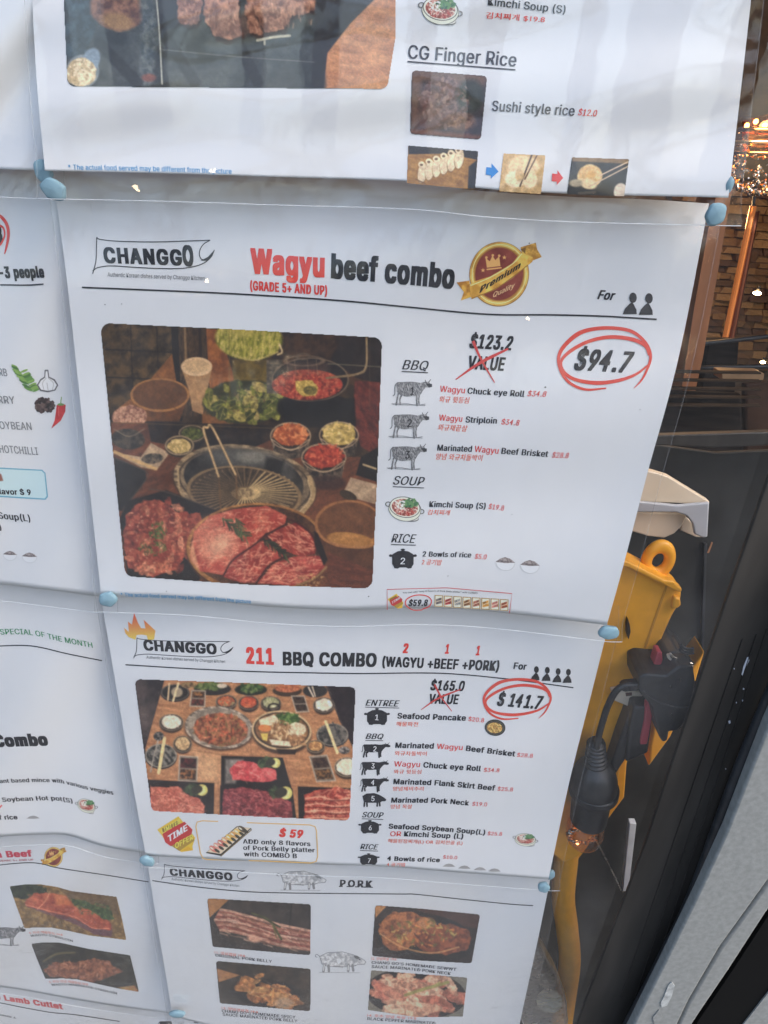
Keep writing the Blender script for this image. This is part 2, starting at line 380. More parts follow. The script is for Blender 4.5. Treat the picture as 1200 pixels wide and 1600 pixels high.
def pic_bbq():
    c = Cv(150, 500, 606, 926, 1, (140, 490), 2.5); c.tint = (.88, .80, .68); L = c.line; E = c.ell; P = c.poly
    c.all(tex((64, 50, 34), (34, 27, 22), 60, 2.5, 3))
    P([(40, 30), (340, 50), (345, 390), (60, 390)], tex((84, 70, 44), (40, 33, 22), 26, 3, 2, 30))
    for y in (140, 248): L([(60, y), (330, y + 12)], 5, (26, 21, 16))
    for x in (160, 262): L([(x, 45), (x + 12, 390)], 4, (28, 22, 17))
    P([(318, 45), (345, 50), (362, 420), (335, 420)], (24, 20, 18)); P([(345, 50), (455, 60), (455, 400), (360, 400)], tex((78, 62, 46), (44, 36, 30), 20, 3, 4, 90, 4))
    L([(372, 55), (376, 180)], 9, (128, 112, 88)); L([(430, 58), (434, 180)], 12, (36, 28, 24))
    P([(455, 58), (505, 62), (575, 280), (560, 330), (470, 320)], tex((156, 98, 52), (112, 66, 34), 30, 2.5, 5), 3)
    P([(322, 158), (338, 260), (300, 380), (110, 372), (200, 300)], tex((150, 100, 50), (112, 72, 34), 40, 2, 6), 3)
    P([(555, 180), (700, 180), (690, 280), (565, 290)], tex((104, 92, 24), (76, 66, 22), 30, 2, 8))
    P([(690, 70), (1150, 90), (1150, 300), (900, 260), (700, 190)], tex((70, 48, 30), (36, 26, 22), 40, 2.6, 9))
    P([(985, 90), (1150, 92), (1150, 280), (1040, 250), (940, 180)], tex((40, 30, 30), (26, 22, 22), 30, 2, 4), 8)
    E(622, 98, 132, 84, tex((176, 184, 84), (104, 122, 30), 26, 3, 7, 100, 3, c3=(196, 196, 120)), 4, 8); E(600, 70, 70, 22, (178, 176, 96), 0, 18, .5)
    L([(560, 160), (640, 182), (735, 150)], 6, (170, 172, 110)); L([(742, 120), (752, 150), (735, 160)], 7, (200, 196, 170))
    for k in range(26):
        x = rnd.uniform(510, 730); L([(x, rnd.uniform(60, 90)), (x + rnd.uniform(-14, 14), rnd.uniform(110, 160))], 3, rnd.choice([(196, 200, 110), (86, 108, 28), (150, 160, 60)]), .5)
    # basket
    P([(165, 320), (388, 322), (350, 420), (205, 420)], tex((112, 74, 40), (84, 54, 30), 30, 2, 3), 3)
    E(275, 318, 116, 66, (160, 118, 70)); E(275, 317, 107, 58, tex((106, 72, 42), (86, 58, 34), 50, 2, 4)); L([(250, 290), (345, 380)], 3, (80, 54, 30), .7)
    # cup
    P([(357, 208), (479, 208), (452, 340), (442, 395), (402, 380), (388, 300)], tex((178, 150, 118), (150, 120, 90), 40, 2, 5), 3); E(418, 207, 61, 37, (214, 198, 176)); E(418, 205, 50, 27, (196, 178, 152), 0, 6)
    L([(480, 240), (470, 380)], 3, (112, 78, 50)); P([(440, 400), (480, 330), (560, 330), (560, 430), (440, 430)], (126, 84, 46), 6)
    # rice bowl
    E(158, 470, 66, 55, tex((72, 68, 64), (34, 32, 32), 20, 3, 8)); E(155, 405, 70, 47, tex((206, 172, 162), (128, 88, 80), 9, 3.5, 9), rough=.12)
    c.blobs((95, 368, 215, 445), 130, 3, 7, [(222, 190, 180), (180, 136, 126), (110, 70, 66), (196, 158, 150)], 1, .5, (155, 405, 66, 43), .7)
    L([(100, 455), (155, 478), (212, 452)], 4, (130, 128, 120), .7)
    # lettuce
    E(610, 345, 170, 84, (46, 50, 24), 0, 6, rough=.12)
    gs = [(128, 142, 62), (96, 114, 46), (156, 158, 88), (70, 88, 34), (170, 166, 106), (112, 128, 50), (58, 70, 30)]
    g = random.Random(4)
    for k in range(70):
        x, y = g.uniform(465, 760), g.uniform(278, 408)
        if ((x - 612) / 160) ** 2 + ((y - 345) / 78) ** 2 > 1: continue
        a = g.uniform(0, 180); rr = g.uniform(16, 38); cc = np.array(gs[g.randrange(7)])
        E(x, y, rr, rr * .6, tex(tuple(cc * 1.12), tuple(cc * .66), 12, 3, k), a, 3, rough=.25, seed=k)
        ca, sa = math.cos(R(a)), math.sin(R(a)); L([(x - rr * .8 * ca, y - rr * .8 * sa), (x + rr * .8 * ca, y + rr * .8 * sa)], 2.5, (186, 184, 130), .65)
    c.blobs((500, 275, 720, 400), 60, 3, 7, [(190, 188, 130), (60, 66, 30), (84, 56, 34)], 8, .5, (612, 340, 150, 70), .6)
    # hot pot
    E(880, 370, 150, 62, (22, 20, 22), 0, 6); P([(690, 180), (752, 180), (762, 312), (692, 312)], tex((96, 94, 90), (58, 58, 60), 12, 3, 3)); 
    for k in range(5): L([(700, 200 + k * 22), (748, 203 + k * 22)], 3, (40, 42, 44), .7)
    E(862, 258, 152, 86, (30, 26, 28)); E(862, 258, 152, 86, (112, 104, 96), ring=4); E(850, 278, 138, 60, tex((176, 62, 54), (104, 34, 32), 14, 3, 3, c3=(196, 104, 80)))
    c.blobs((725, 232, 970, 330), 110, 3, 9, [(190, 84, 66), (120, 40, 36), (206, 120, 96), (92, 30, 30)], 5, .5, (850, 278, 130, 54), .6)
    P([(805, 262), (870, 262), (896, 290), (880, 322), (832, 322), (804, 296)], tex((214, 204, 120), (160, 148, 70), 9, 3, 3), 3, rough=5); E(862, 300, 26, 18, tex((120, 118, 60), (74, 76, 40), 6, 3, 3))
    P([(760, 190), (940, 190), (930, 240), (780, 240)], (120, 92, 90), 22, .35); E(838, 184, 84, 22, (110, 100, 92), ring=5, op=.8); E(835, 168, 30, 14, (84, 76, 70), ring=5)
    for x in (770, 800, 850, 885): L([(x, 180), (x + 6, 236)], 3, (150, 136, 124), .5)
    L([(1082, 95), (1080, 205), (1046, 236), (925, 252)], 9, (122, 112, 92)); L([(1082, 95), (1080, 205), (1046, 236)], 3, (176, 168, 140), .8); L([(932, 196), (1140, 208)], 4, (112, 120, 112), .8)
    P([(1035, 262), (1140, 268), (1125, 560), (1060, 520), (1030, 420)], tex((112, 48, 44), (70, 30, 30), 30, 2.5, 3, 60, 2), 6)
    P([(760, 350), (1035, 330), (1040, 450), (760, 440)], (20, 19, 21), 10)
    # table
    P([(84, 425), (700, 440), (900, 560), (1130, 560), (1130, 1090), (100, 1090)], tex((120, 74, 54), (84, 50, 38), 60, 2, 3, -25, 4))
    P([(225, 422), (700, 436), (760, 470), (560, 560), (240, 500)], tex((50, 38, 32), (28, 24, 24), 30, 2.5, 3))
    E(150, 490, 66, 40, tex((78, 76, 72), (34, 34, 34), 16, 3, 8), rot=5); L([(96, 452), (155, 480), (214, 450)], 4, (140, 138, 130), .8)
    P([(84, 540), (200, 560), (240, 505), (312, 545), (262, 612), (200, 600)], tex((206, 194, 180), (160, 148, 138), 30, 2, 3), 3); E(245, 566, 42, 20, tex((110, 108, 106), (40, 42, 46), 14, 3, 3), -6)
    L([(96, 540), (180, 575), (258, 606)], 13, (204, 184, 142))
    P([(96, 560), (218, 612), (222, 650), (128, 770), (100, 770)], tex((36, 36, 40), (20, 20, 22), 30, 2, 3), 3); L([(100, 566), (214, 614), (218, 650), (130, 764)], 4, (78, 78, 78), .8)
    for (x, y, rx, ry, c1, c2, bw) in ((400, 468, 52, 33, (98, 116, 60), (48, 62, 34), 4), (351, 515, 57, 39, (222, 212, 164), (180, 168, 112), 6)):
        E(x, y + 8, rx, ry, (54, 50, 46)); E(x, y, rx, ry, (150, 142, 130)); E(x, y, rx - bw, ry - bw, (60, 56, 50)); E(x, y + 2, rx - bw - 5, ry - bw - 4, tex(c1, c2, 8, 3, 6), rough=.14)
    for (x, y, rx, ry, cs, sd) in ((785, 478, 80, 54, [(206, 122, 74), (178, 88, 50), (222, 150, 104), (150, 70, 44)], 3), (974, 475, 78, 54, [(216, 208, 136), (186, 176, 104), (228, 222, 168), (150, 140, 84)], 4), (915, 562, 88, 56, [(196, 78, 62), (160, 50, 44), (214, 112, 86), (124, 38, 36)], 6)):
        P([(x - rx, y), (x + rx, y), (x + rx * .78, y + ry * 1.45), (x - rx * .78, y + ry * 1.45)], tex((120, 116, 112), (40, 38, 40), 16, 4, 6, 90, 3), 6); E(x, y + ry * 1.1, rx * .8, ry * .55, tex((96, 90, 86), (34, 32, 34), 14, 3, 5))
        E(x, y, rx, ry, (168, 160, 150)); E(x, y + 1, rx - 5, ry - 5, (46, 38, 36)); E(x, y - 4, rx - 14, ry - 11, cs[1], rough=.1)
        c.blobs((x - rx, y - ry, x + rx, y + ry), 110, 6, 16, cs, sd, .4, (x, y - 6, rx - 16, ry - 14), .9); L([(x - rx + 8, y + 14), (x, y + ry + 2), (x + rx - 8, y + 14)], 4, (206, 200, 190), .8)
    P([(1020, 640), (1125, 668), (1120, 745), (985, 708)], tex((200, 190, 180), (150, 136, 128), 30, 2, 4), 3); E(1010, 710, 36, 17, (60, 52, 46), 25); P([(1060, 560), (1130, 520), (1130, 660), (1040, 630)], (26, 24, 28), 5); L([(1070, 590), (1118, 606)], 8, (190, 184, 160))
    E(930, 660, 70, 28, (54, 40, 44), 0, 8, .8)
    # grill
    E(606, 666, 282, 150, (52, 44, 38), 8, 8); E(606, 660, 280, 146, tex((178, 166, 144), (96, 88, 78), 30, 3, 5, 8, 3), 8); E(606, 660, 262, 131, (70, 64, 58), 8); E(606, 660, 254, 126, tex((150, 142, 128), (86, 80, 74), 40, 3, 9), 8)
    E(602, 652, 236, 118, tex((56, 58, 62), (28, 28, 32), 60, 3, 5), 8)
    E(600, 566, 150, 40, (92, 104, 118), 4, 30, .75); E(640, 560, 60, 22, (140, 152, 164), 0, 16, .7); E(760, 620, 40, 44, (88, 98, 112), 30, 16, .6); P([(690, 560), (760, 575), (740, 660), (680, 640)], (22, 22, 26), 14, .8)
    E(604, 702, 226, 106, tex((80, 70, 60), (44, 40, 38), 20, 2, 5), 6)
    for k in range(44):
        a = 6.2832 * k / 44; ca, sa = math.cos(a), math.sin(a); b = (206, 194, 158) if -.3 < ca else (128, 114, 92)
        if sa < -.2 and ca < .3: b = (112, 100, 82)
        L([(608 + 36 * ca, 700 + 18 * sa), (604 + 208 * ca, 702 + 97 * sa)], 7, b, .9); L([(608 + 60 * ca + 3, 702 + 28 * sa), (604 + 205 * ca + 5, 704 + 95 * sa)], 3, (40, 36, 34), .8)
    E(604, 702, 226, 106, (134, 120, 98), 6, ring=7); E(610, 700, 34, 19, tex((190, 178, 148), (120, 110, 92), 8, 3, 4), rough=.15)
    L([(858, 640), (872, 720), (800, 812)], 16, (176, 162, 132)); L([(852, 650), (862, 720), (796, 800)], 4, (226, 216, 190), .8); L([(345, 610), (352, 690), (380, 730)], 8, (190, 178, 150), .8)
    L([(505, 640), (512, 762)], 8, (104, 84, 62), .85); L([(572, 630), (576, 720)], 8, (110, 90, 68), .85)
    L([(504, 636), (447, 462), (460, 446), (482, 450), (570, 628)], 10, (150, 134, 108)); L([(504, 636), (446, 462), (460, 445), (482, 449), (570, 628)], 5, (216, 200, 164))
    # left dish
    P([(150, 730), (300, 690), (500, 770), (480, 830), (430, 1040), (380, 1090), (150, 1040), (118, 800)], tex((34, 30, 32), (20, 18, 20), 30, 2, 3), 4); L([(232, 684), (310, 700), (486, 764)], 5, (84, 78, 76), .8)
    pk = [(204, 128, 112), (176, 92, 82), (150, 66, 60), (220, 156, 140), (128, 52, 48), (190, 108, 92)]
    P([(140, 790), (190, 740), (270, 725), (340, 775), (430, 780), (440, 830), (400, 860), (390, 930), (340, 1000), (250, 1030), (150, 990), (132, 890)], tex((172, 88, 78), (124, 50, 48), 16, 3, 2), 3, rough=9)
    for k in range(150):
        x, y = g.uniform(140, 425), g.uniform(735, 1020)
        if ((x - 272) / 150) ** 2 + ((y - 878) / 148) ** 2 > 1: continue
        a = g.uniform(0, 180); rr = g.uniform(10, 26); cc = np.array(pk[g.randrange(6)]); E(x, y, rr, rr * .5, tex(tuple(cc * 1.1), tuple(cc * .72), 8, 3, k), a, 3, .9, rough=.3, seed=k)
    c.blobs((235, 810, 305, 880), 70, 3, 8, [(70, 110, 56), (52, 84, 42), (104, 140, 76)], 2, .4, (266, 846, 36, 36)); c.blobs((190, 890, 300, 950), 70, 3, 7, [(80, 112, 60), (56, 80, 44), (110, 130, 76)], 3, .4, (242, 915, 56, 30))
    c.blobs((150, 740, 420, 1010), 70, 2, 5, [(232, 190, 176), (214, 168, 150)], 12, .5, (270, 875, 130, 130), .8)
    # steak plate
    E(655, 925, 278, 178, (70, 46, 30), 0, 6); E(655, 915, 276, 176, tex((190, 146, 90), (140, 100, 60), 30, 2.5, 5, 20, 4)); E(655, 912, 262, 164, tex((92, 64, 48), (56, 38, 32), 20, 3, 5))
    def steak(pts, c1, c2, fat, sd, rot, n):
        P(pts, tex(c1, c2, 34, 2.4, sd), 3, rough=4)
        q = np.array(pts); x0, y0 = q.min(0); x1, y1 = q.max(0); gg = random.Random(sd); sub = Cv.pm
        for k in range(n):
            x, y = gg.uniform(x0, x1), gg.uniform(y0, y1)
            if sub(q.astype(float), np.array([[x]]), np.array([[y]]), 14)[0, 0] < .9: continue
            a = R(rot + gg.gauss(0, 32)); l = gg.uniform(6, 20); dx, dy = math.cos(a) * l, math.sin(a) * l * .7
            m_ = gg.uniform(-4, 4); L([(x - dx, y - dy), (x + m_, y + m_), (x + dx, y + dy)], gg.uniform(2, 4.2), fat[gg.randrange(len(fat))], .75, soft=4)
    fl = [(232, 176, 166), (222, 160, 150), (240, 196, 186), (140, 44, 48), (214, 146, 138)]
    steak([(392, 930), (410, 850), (470, 790), (560, 765), (690, 750), (770, 792), (762, 822), (690, 858), (640, 905), (560, 960), (520, 1022), (430, 1004), (398, 965)], (206, 108, 100), (168, 62, 62), fl, 3, -35, 380)
    E(505, 905, 64, 44, (236, 196, 186), -30, 50, .8); E(450, 860, 40, 60, (220, 150, 140), 30, 50, .6); P([(392, 930), (402, 890), (430, 1004), (398, 970)], (226, 190, 160), 8, .7)
    steak([(690, 872), (745, 838), (806, 815), (866, 862), (886, 900), (880, 938), (830, 950), (770, 930), (712, 905)], (170, 66, 64), (120, 36, 40), fl, 4, 30, 230)
    steak([(520, 1028), (560, 962), (640, 905), (690, 876), (712, 915), (762, 945), (700, 985), (650, 1050), (590, 1050)], (176, 76, 76), (132, 42, 48), fl, 5, -40, 260)
    steak([(655, 1052), (712, 982), (790, 950), (905, 945), (920, 985), (880, 1030), (800, 1064)], (190, 88, 90), (140, 44, 52), fl, 6, -15, 250)
    for q in ([(690, 860), (640, 905), (560, 962), (522, 1025)], [(770, 802), (806, 815), (866, 862), (888, 925)], [(690, 868), (760, 944), (780, 950)], [(764, 948), (700, 985), (652, 1050)], [(690, 864), (770, 822)]): L(q, 7, (62, 22, 26), .85)
    L([(800, 1066), (880, 1032), (925, 990)], 9, (150, 130, 96), .8); c.blobs((780, 1000, 920, 1066), 50, 3, 6, [(206, 180, 130), (110, 84, 60), (170, 130, 96)], 6, .5, (860, 1040, 60, 26), .8)
    def sprig(p0, p1, n, l, cs, sd):
        gg = random.Random(sd); L([p0, p1], 4, cs[0])
        for k in range(n):
            t = k / n; x, y = p0[0] + (p1[0] - p0[0]) * t, p0[1] + (p1[1] - p0[1]) * t; a = math.atan2(p1[1] - p0[1], p1[0] - p0[0]) + gg.choice([-.7, .7, -.5, .5]); ll = l * gg.uniform(.6, 1.1)
            L([(x, y), (x + math.cos(a) * ll, y + math.sin(a) * ll)], 4.5, cs[gg.randrange(len(cs))], .95)
    sprig((520, 800), (612, 872), 26, 34, [(60, 84, 58), (92, 116, 84), (38, 54, 40)], 3); sprig((570, 800), (600, 860), 10, 30, [(60, 84, 58), (92, 116, 84)], 5); sprig((680, 880), (768, 945), 24, 34, [(36, 50, 36), (66, 86, 60), (26, 36, 28)], 4)
    # wooden bowl
    P([(884, 840), (1118, 860), (1110, 1000), (1060, 1010), (960, 1000), (915, 960)], tex((104, 68, 46), (74, 46, 32), 40, 2, 3), 4); E(1012, 822, 133, 94, (158, 112, 74)); E(1014, 822, 123, 85, tex((122, 84, 56), (98, 64, 42), 50, 2, 3)); E(1022, 886, 94, 30, tex((186, 142, 84), (160, 116, 62), 30, 2, 3), 8, 4)
    L([(890, 850), (930, 890), (1050, 912), (1110, 900)], 6, (170, 126, 86), .8); P([(930, 930), (1118, 1010), (1118, 1080), (930, 1075)], tex((112, 62, 46), (84, 46, 36), 40, 2, 3, 10, 4), 8); P([(878, 850), (892, 860), (930, 960), (915, 985), (880, 900)], (30, 22, 22), 5)
    L([(545, 60), (548, 430)], 3, (112, 104, 40), .6); L([(1095, 100), (1093, 380)], 3, (120, 116, 110), .35)
    L([(90, 425), (720, 448)], 5, (96, 84, 60), .5)
    c.noise(.16, 1.6); c.noise(.12, 5)
    c.crop([(42, 37), (600, 64), (1142, 95), (1124, 600), (1103, 1073), (620, 1058), (140, 1025), (92, 540)], 34)
    return c
def pic_table():
    c = Cv(204, 1055, 562, 1288, 1, (200, 1050), 3.333); L = c.line; E = c.ell; P = c.poly; g = random.Random(9)
    c.all(tex((70, 62, 66), (34, 30, 36), 60, 2.5, 3))
    E(90, 250, 60, 60, (112, 102, 104), 0, 60, .5)
    P([(190, 40), (1030, 70), (1100, 250), (1175, 400), (1175, 790), (100, 790), (90, 400), (140, 220)], tex((186, 138, 102), (156, 108, 76), 70, 2, 5, 8, 5), 3)
    P([(330, 400), (480, 430), (480, 580), (360, 570)], (206, 170, 136), 60, .7)
    for q in ([(480, 60), (300, 200)], [(640, 90), (640, 420), (650, 440)], [(90, 370), (480, 430), (1180, 470)], [(820, 440), (850, 600)], [(470, 560), (480, 790)]): L(q, 3, (120, 80, 58), .6, False)
    P([(1040, 60), (1190, 80), (1190, 400), (1150, 350), (1090, 200)], tex((44, 36, 46), (24, 20, 28), 40, 2, 3), 4)
    def bowl(x, y, rx, ry, rim, c1, c2, n, cs, sd, r0=4, r1=10, deep=12):
        E(x, y + deep, rx * .95, ry, (52, 40, 36), 0, 8); E(x, y, rx, ry, rim); E(x, y, rx - 5, ry - 4, (58, 54, 52)); E(x, y - 2, rx - 12, ry - 9, tex(c1, c2, 8, 3, sd), rough=.1)
        c.blobs((x - rx, y - ry, x + rx, y + ry), n, r0, r1, cs, sd, .5, (x, y - 2, rx - 16, ry - 12), .85)
    # far row
    E(245, 110, 76, 46, tex((40, 40, 44), (22, 22, 24), 20, 2, 2)); E(245, 106, 74, 42, (90, 88, 86), ring=4); E(255, 105, 30, 26, (190, 180, 160), 10, 8, .8); L([(215, 60), (208, 145)], 9, (206, 190, 160)); L([(262, 60), (235, 150)], 11, (220, 206, 170))
    E(440, 88, 96, 34, (36, 36, 40)); c.blobs((350, 60, 500, 96), 50, 8, 18, [(84, 112, 60), (120, 140, 84), (54, 76, 44)], 3, .5, (415, 76, 64, 18)); E(490, 72, 26, 12, (200, 196, 190)); E(640, 92, 84, 30, (34, 40, 36)); c.blobs((570, 66, 720, 104), 60, 6, 14, [(70, 110, 60), (44, 72, 42), (110, 136, 84)], 4, .5, (640, 84, 66, 22))
    E(830, 98, 76, 30, (60, 48, 40)); E(830, 86, 66, 20, tex((206, 130, 92), (160, 84, 60), 8, 3, 3)); E(316, 68, 40, 16, tex((150, 130, 90), (90, 70, 50), 8, 3, 4)); E(975, 98, 64, 34, (44, 44, 48)); L([(940, 80), (965, 128)], 8, (220, 214, 206)); L([(960, 76), (975, 126)], 7, (206, 200, 190))
    def caddy(q, a, b):
        P(q, (120, 116, 112), 2); m = [np.array(p, float) for p in q]; ce = sum(m) / 4; ins = [ce + (p - ce) * .84 for p in m]; mid1, mid2 = (ins[0] + ins[3]) / 2, (ins[1] + ins[2]) / 2
        P([ins[0], ins[1], mid2 - [0, 4], mid1 - [0, 4]], tex(a, (40, 26, 26), 10, 3, 3)); P([mid1 + [0, 4], mid2 + [0, 4], ins[2], ins[3]], tex(b, (44, 32, 26), 10, 3, 6)); L([q[0], q[1], q[2], q[3], q[0]], 4, (186, 184, 180), .9, False)
    caddy([(332, 95), (404, 98), (400, 182), (322, 178)], (150, 104, 60), (110, 50, 44)); caddy([(850, 124), (918, 124), (942, 206), (876, 210)], (70, 60, 54), (74, 60, 54))
    bowl(512, 155, 56, 36, (120, 112, 104), (190, 100, 70), (96, 60, 46), 50, [(206, 110, 70), (150, 80, 56), (140, 140, 110)], 3); bowl(628, 160, 54, 38, (110, 104, 98), (196, 92, 66), (130, 54, 44), 50, [(206, 90, 60), (180, 70, 50), (220, 130, 90)], 4)
    bowl(744, 162, 54, 36, (110, 104, 98), (190, 200, 160), (130, 140, 110), 30, [(210, 216, 190), (150, 160, 120)], 5); E(760, 185, 34, 24, (40, 38, 40), ring=8)
    bowl(1020, 172, 56, 40, (110, 104, 100), (236, 232, 222), (206, 200, 190), 50, [(244, 240, 234), (220, 214, 204)], 6)
    bowl(226, 262, 64, 44, (110, 106, 100), (236, 234, 226), (206, 202, 194), 60, [(244, 240, 234), (216, 210, 200)], 7)
    # pans
    E(474, 300, 182, 110, (80, 58, 46), 6, 10); E(474, 290, 178, 110, tex((190, 184, 178), (96, 92, 90), 30, 4, 5, 30, 3), 6); E(474, 290, 166, 100, tex((120, 116, 112), (160, 156, 150), 40, 3, 6), 6)
    E(484, 300, 142, 86, tex((176, 110, 84), (96, 56, 44), 14, 3.4, 4), 4, rough=.05); c.blobs((345, 215, 625, 385), 260, 6, 17, [(196, 128, 96), (130, 78, 58), (84, 50, 42), (160, 112, 74), (206, 96, 66), (112, 96, 60)], 8, .35, (484, 300, 138, 82), .75)
    E(800, 322, 156, 106, (64, 48, 40), 6, 10); E(800, 305, 156, 104, (196, 176, 140), 5); E(800, 304, 146, 94, (60, 50, 44), 5); E(800, 302, 138, 86, tex((150, 112, 78), (96, 70, 52), 16, 3, 5), 5)
    P([(682, 248), (760, 222), (790, 250), (770, 275), (690, 282)], tex((232, 226, 206), (206, 196, 170), 12, 2, 4), 3); c.blobs((775, 215, 895, 275), 80, 7, 18, [(70, 112, 56), (104, 146, 76), (48, 80, 42)], 8, .5, (835, 242, 58, 26))
    E(878, 300, 48, 38, tex((232, 226, 206), (196, 184, 160), 8, 3, 4), rough=.1); E(712, 292, 34, 18, (222, 130, 76), 5); c.blobs((745, 250, 850, 350), 90, 7, 18, [(206, 180, 140), (160, 120, 84), (120, 84, 60), (220, 200, 166)], 9, .3, (795, 300, 48, 48)); P([(690, 320), (730, 320), (724, 360), (700, 352)], (222, 196, 96), 3); P([(735, 350), (840, 362), (850, 388), (750, 380)], tex((236, 230, 216), (206, 196, 176), 10, 3, 3), 3); c.blobs((840, 330, 920, 380), 30, 6, 14, [(150, 110, 80), (190, 150, 110)], 2, .5)
    P([(770, 400), (880, 404), (870, 430), (790, 426)], (44, 34, 32), 3)
    # left plate & cutlery
    E(172, 440, 84, 66, (30, 30, 32)); E(172, 436, 82, 62, tex((120, 124, 126), (40, 42, 44), 24, 4, 3, 50, 2)); E(172, 436, 82, 62, (160, 160, 156), ring=4); bowl(284, 375, 50, 44, (120, 112, 100), (212, 190, 150), (150, 126, 96), 30, [(220, 200, 160), (170, 144, 110)], 3, 5, 10, 8)
    E(160, 335, 27, 24, tex((110, 112, 116), (30, 32, 36), 12, 4, 3)); L([(157, 355), (130, 460), (118, 520)], 8, (150, 150, 150)); L([(190, 345), (160, 525)], 17, (222, 206, 158), sm=False)
    caddy([(268, 436), (364, 442), (358, 572), (262, 566)], (84, 36, 40), (150, 100, 60))
    P([(100, 560), (450, 578), (445, 790), (110, 790)], (32, 26, 28), 3); P([(486, 436), (806, 446), (856, 620), (484, 600)], (30, 28, 30), 3); P([(506, 452), (600, 455), (560, 580), (506, 580)], tex((176, 178, 180), (110, 112, 116), 40, 2, 3), 14, .8)
    P([(480, 590), (856, 605), (880, 790), (478, 790)], (30, 24, 28), 3); P([(884, 596), (1190, 606), (1190, 800), (890, 790)], (30, 24, 28), 3)
    def meat(pts, c1, c2, fats, sd, n, w=4):
        P(pts, tex(c1, c2, 22, 3, sd), 3, rough=8, rsc=24, seed=sd); q = np.array(pts, float); x0, y0 = q.min(0); x1, y1 = q.max(0); gg = random.Random(sd)
        for k in range(n):
            x, y = gg.uniform(x0, x1), gg.uniform(y0, y1)
            if Cv.pm(q, np.array([[x]]), np.array([[y]]), 14)[0, 0] < .9: continue
            a = gg.gauss(0, .9); l = gg.uniform(5, 22); L([(x - math.cos(a) * l, y - math.sin(a) * l), (x + gg.uniform(-6, 6), y + gg.uniform(-6, 6)), (x + math.cos(a) * l, y + math.sin(a) * l)], gg.uniform(2, w), fats[gg.randrange(len(fats))], .6, soft=4)
    meat([(526, 505), (570, 460), (650, 470), (690, 488), (770, 510), (780, 560), (700, 575), (600, 568), (545, 560)], (214, 96, 104), (184, 60, 72), [(232, 150, 150), (240, 180, 176), (160, 46, 56)], 3, 70)
    meat([(118, 596), (200, 602), (262, 592), (310, 640), (370, 660), (400, 700), (380, 790), (110, 790)], (206, 124, 110), (170, 84, 74), [(226, 160, 146), (150, 70, 62), (214, 140, 124)], 4, 260, 6)
    meat([(494, 610), (600, 600), (740, 625), (800, 660), (855, 680), (860, 790), (490, 790)], (150, 66, 76), (96, 34, 46), [(190, 110, 120), (206, 130, 136), (84, 28, 40), (120, 44, 56)], 5, 330, 6)
    meat([(920, 640), (1000, 612), (1080, 600), (1180, 620), (1180, 800), (920, 790)], (196, 92, 80), (140, 50, 48), [(232, 180, 160), (222, 150, 130), (120, 40, 40)], 6, 200, 8)
    for k in range(4): L([(925, 660 + k * 34), (1000, 650 + k * 36), (1080, 668 + k * 32), (1165, 655 + k * 36)], 8, (232, 184, 164), .75); L([(925, 672 + k * 34), (1040, 670 + k * 35), (1165, 668 + k * 36)], 6, (92, 30, 32), .7)
    for (x, y, rr) in ((385, 615, 30), (822, 630, 34), (768, 474, 26)):
        c.blobs((x - 90, y - 26, x - 5, y + 30), 60, 8, 18, [(54, 74, 50), (36, 52, 38), (70, 92, 62)], int(x), .5, (x - 45, y - 2, 44, 24)); E(x, y, rr, rr, (206, 206, 120), 60); E(x - 6, y + 2, rr - 7, rr - 8, (222, 222, 160), 60); E(x - 26, y - 2, rr - 8, rr, (48, 50, 44), 70, 4)
    E(1065, 330, 84, 62, (34, 34, 38)); E(1065, 326, 82, 58, tex((100, 102, 104), (36, 38, 42), 22, 4, 4)); E(1065, 326, 82, 58, (140, 140, 138), ring=4); L([(1030, 258), (1090, 420)], 15, (226, 212, 168), sm=False); L([(1066, 262), (1120, 380)], 7, (60, 62, 70)); E(1126, 408, 30, 20, tex((150, 150, 156), (60, 60, 66), 10, 4, 4))
    bowl(978, 388, 48, 34, (130, 120, 106), (196, 150, 96), (130, 92, 60), 50, [(212, 176, 120), (150, 106, 70)], 4); caddy([(944, 440), (1036, 432), (1082, 566), (982, 572)], (74, 58, 50), (130, 96, 60)); bowl(1140, 495, 66, 52, (150, 142, 130), (240, 236, 226), (214, 208, 196), 40, [(244, 240, 230), (220, 214, 204)], 5)
    c.noise(.18, 1.4); c.noise(.1, 5)
    c.crop([(35, 38), (600, 58), (1185, 80), (1168, 430), (1152, 773), (640, 750), (125, 722), (80, 380)], 26)
    return c
def small_pic(box, o, z, corners, r, bgc, draw, q=1.4):
    c = Cv(*box, q, o, z); c.all(bgc); draw(c); c.noise(.16, 1.5); c.crop(corners, r); return c
def slices(c, pts, w, cols, n, sd, box=None):
    g = random.Random(sd)
    for k in range(n):
        t = g.random(); i = min(int(t * (len(pts) - 1)), len(pts) - 2); f = t * (len(pts) - 1) - i
        x = pts[i][0] * (1 - f) + pts[i + 1][0] * f + g.gauss(0, w * .38); y = pts[i][1] * (1 - f) + pts[i + 1][1] * f + g.gauss(0, w * .28)
        cc = np.array(cols[g.randrange(len(cols))]); rr = g.uniform(.2, .5) * w; c.ell(x, y, rr, rr * .45, tex(tuple(np.minimum(cc * 1.1, 255)), tuple(cc * .7), 6 + w * .1, 3, k), g.gauss(15, 30), 3, .9, rough=.25, seed=k)
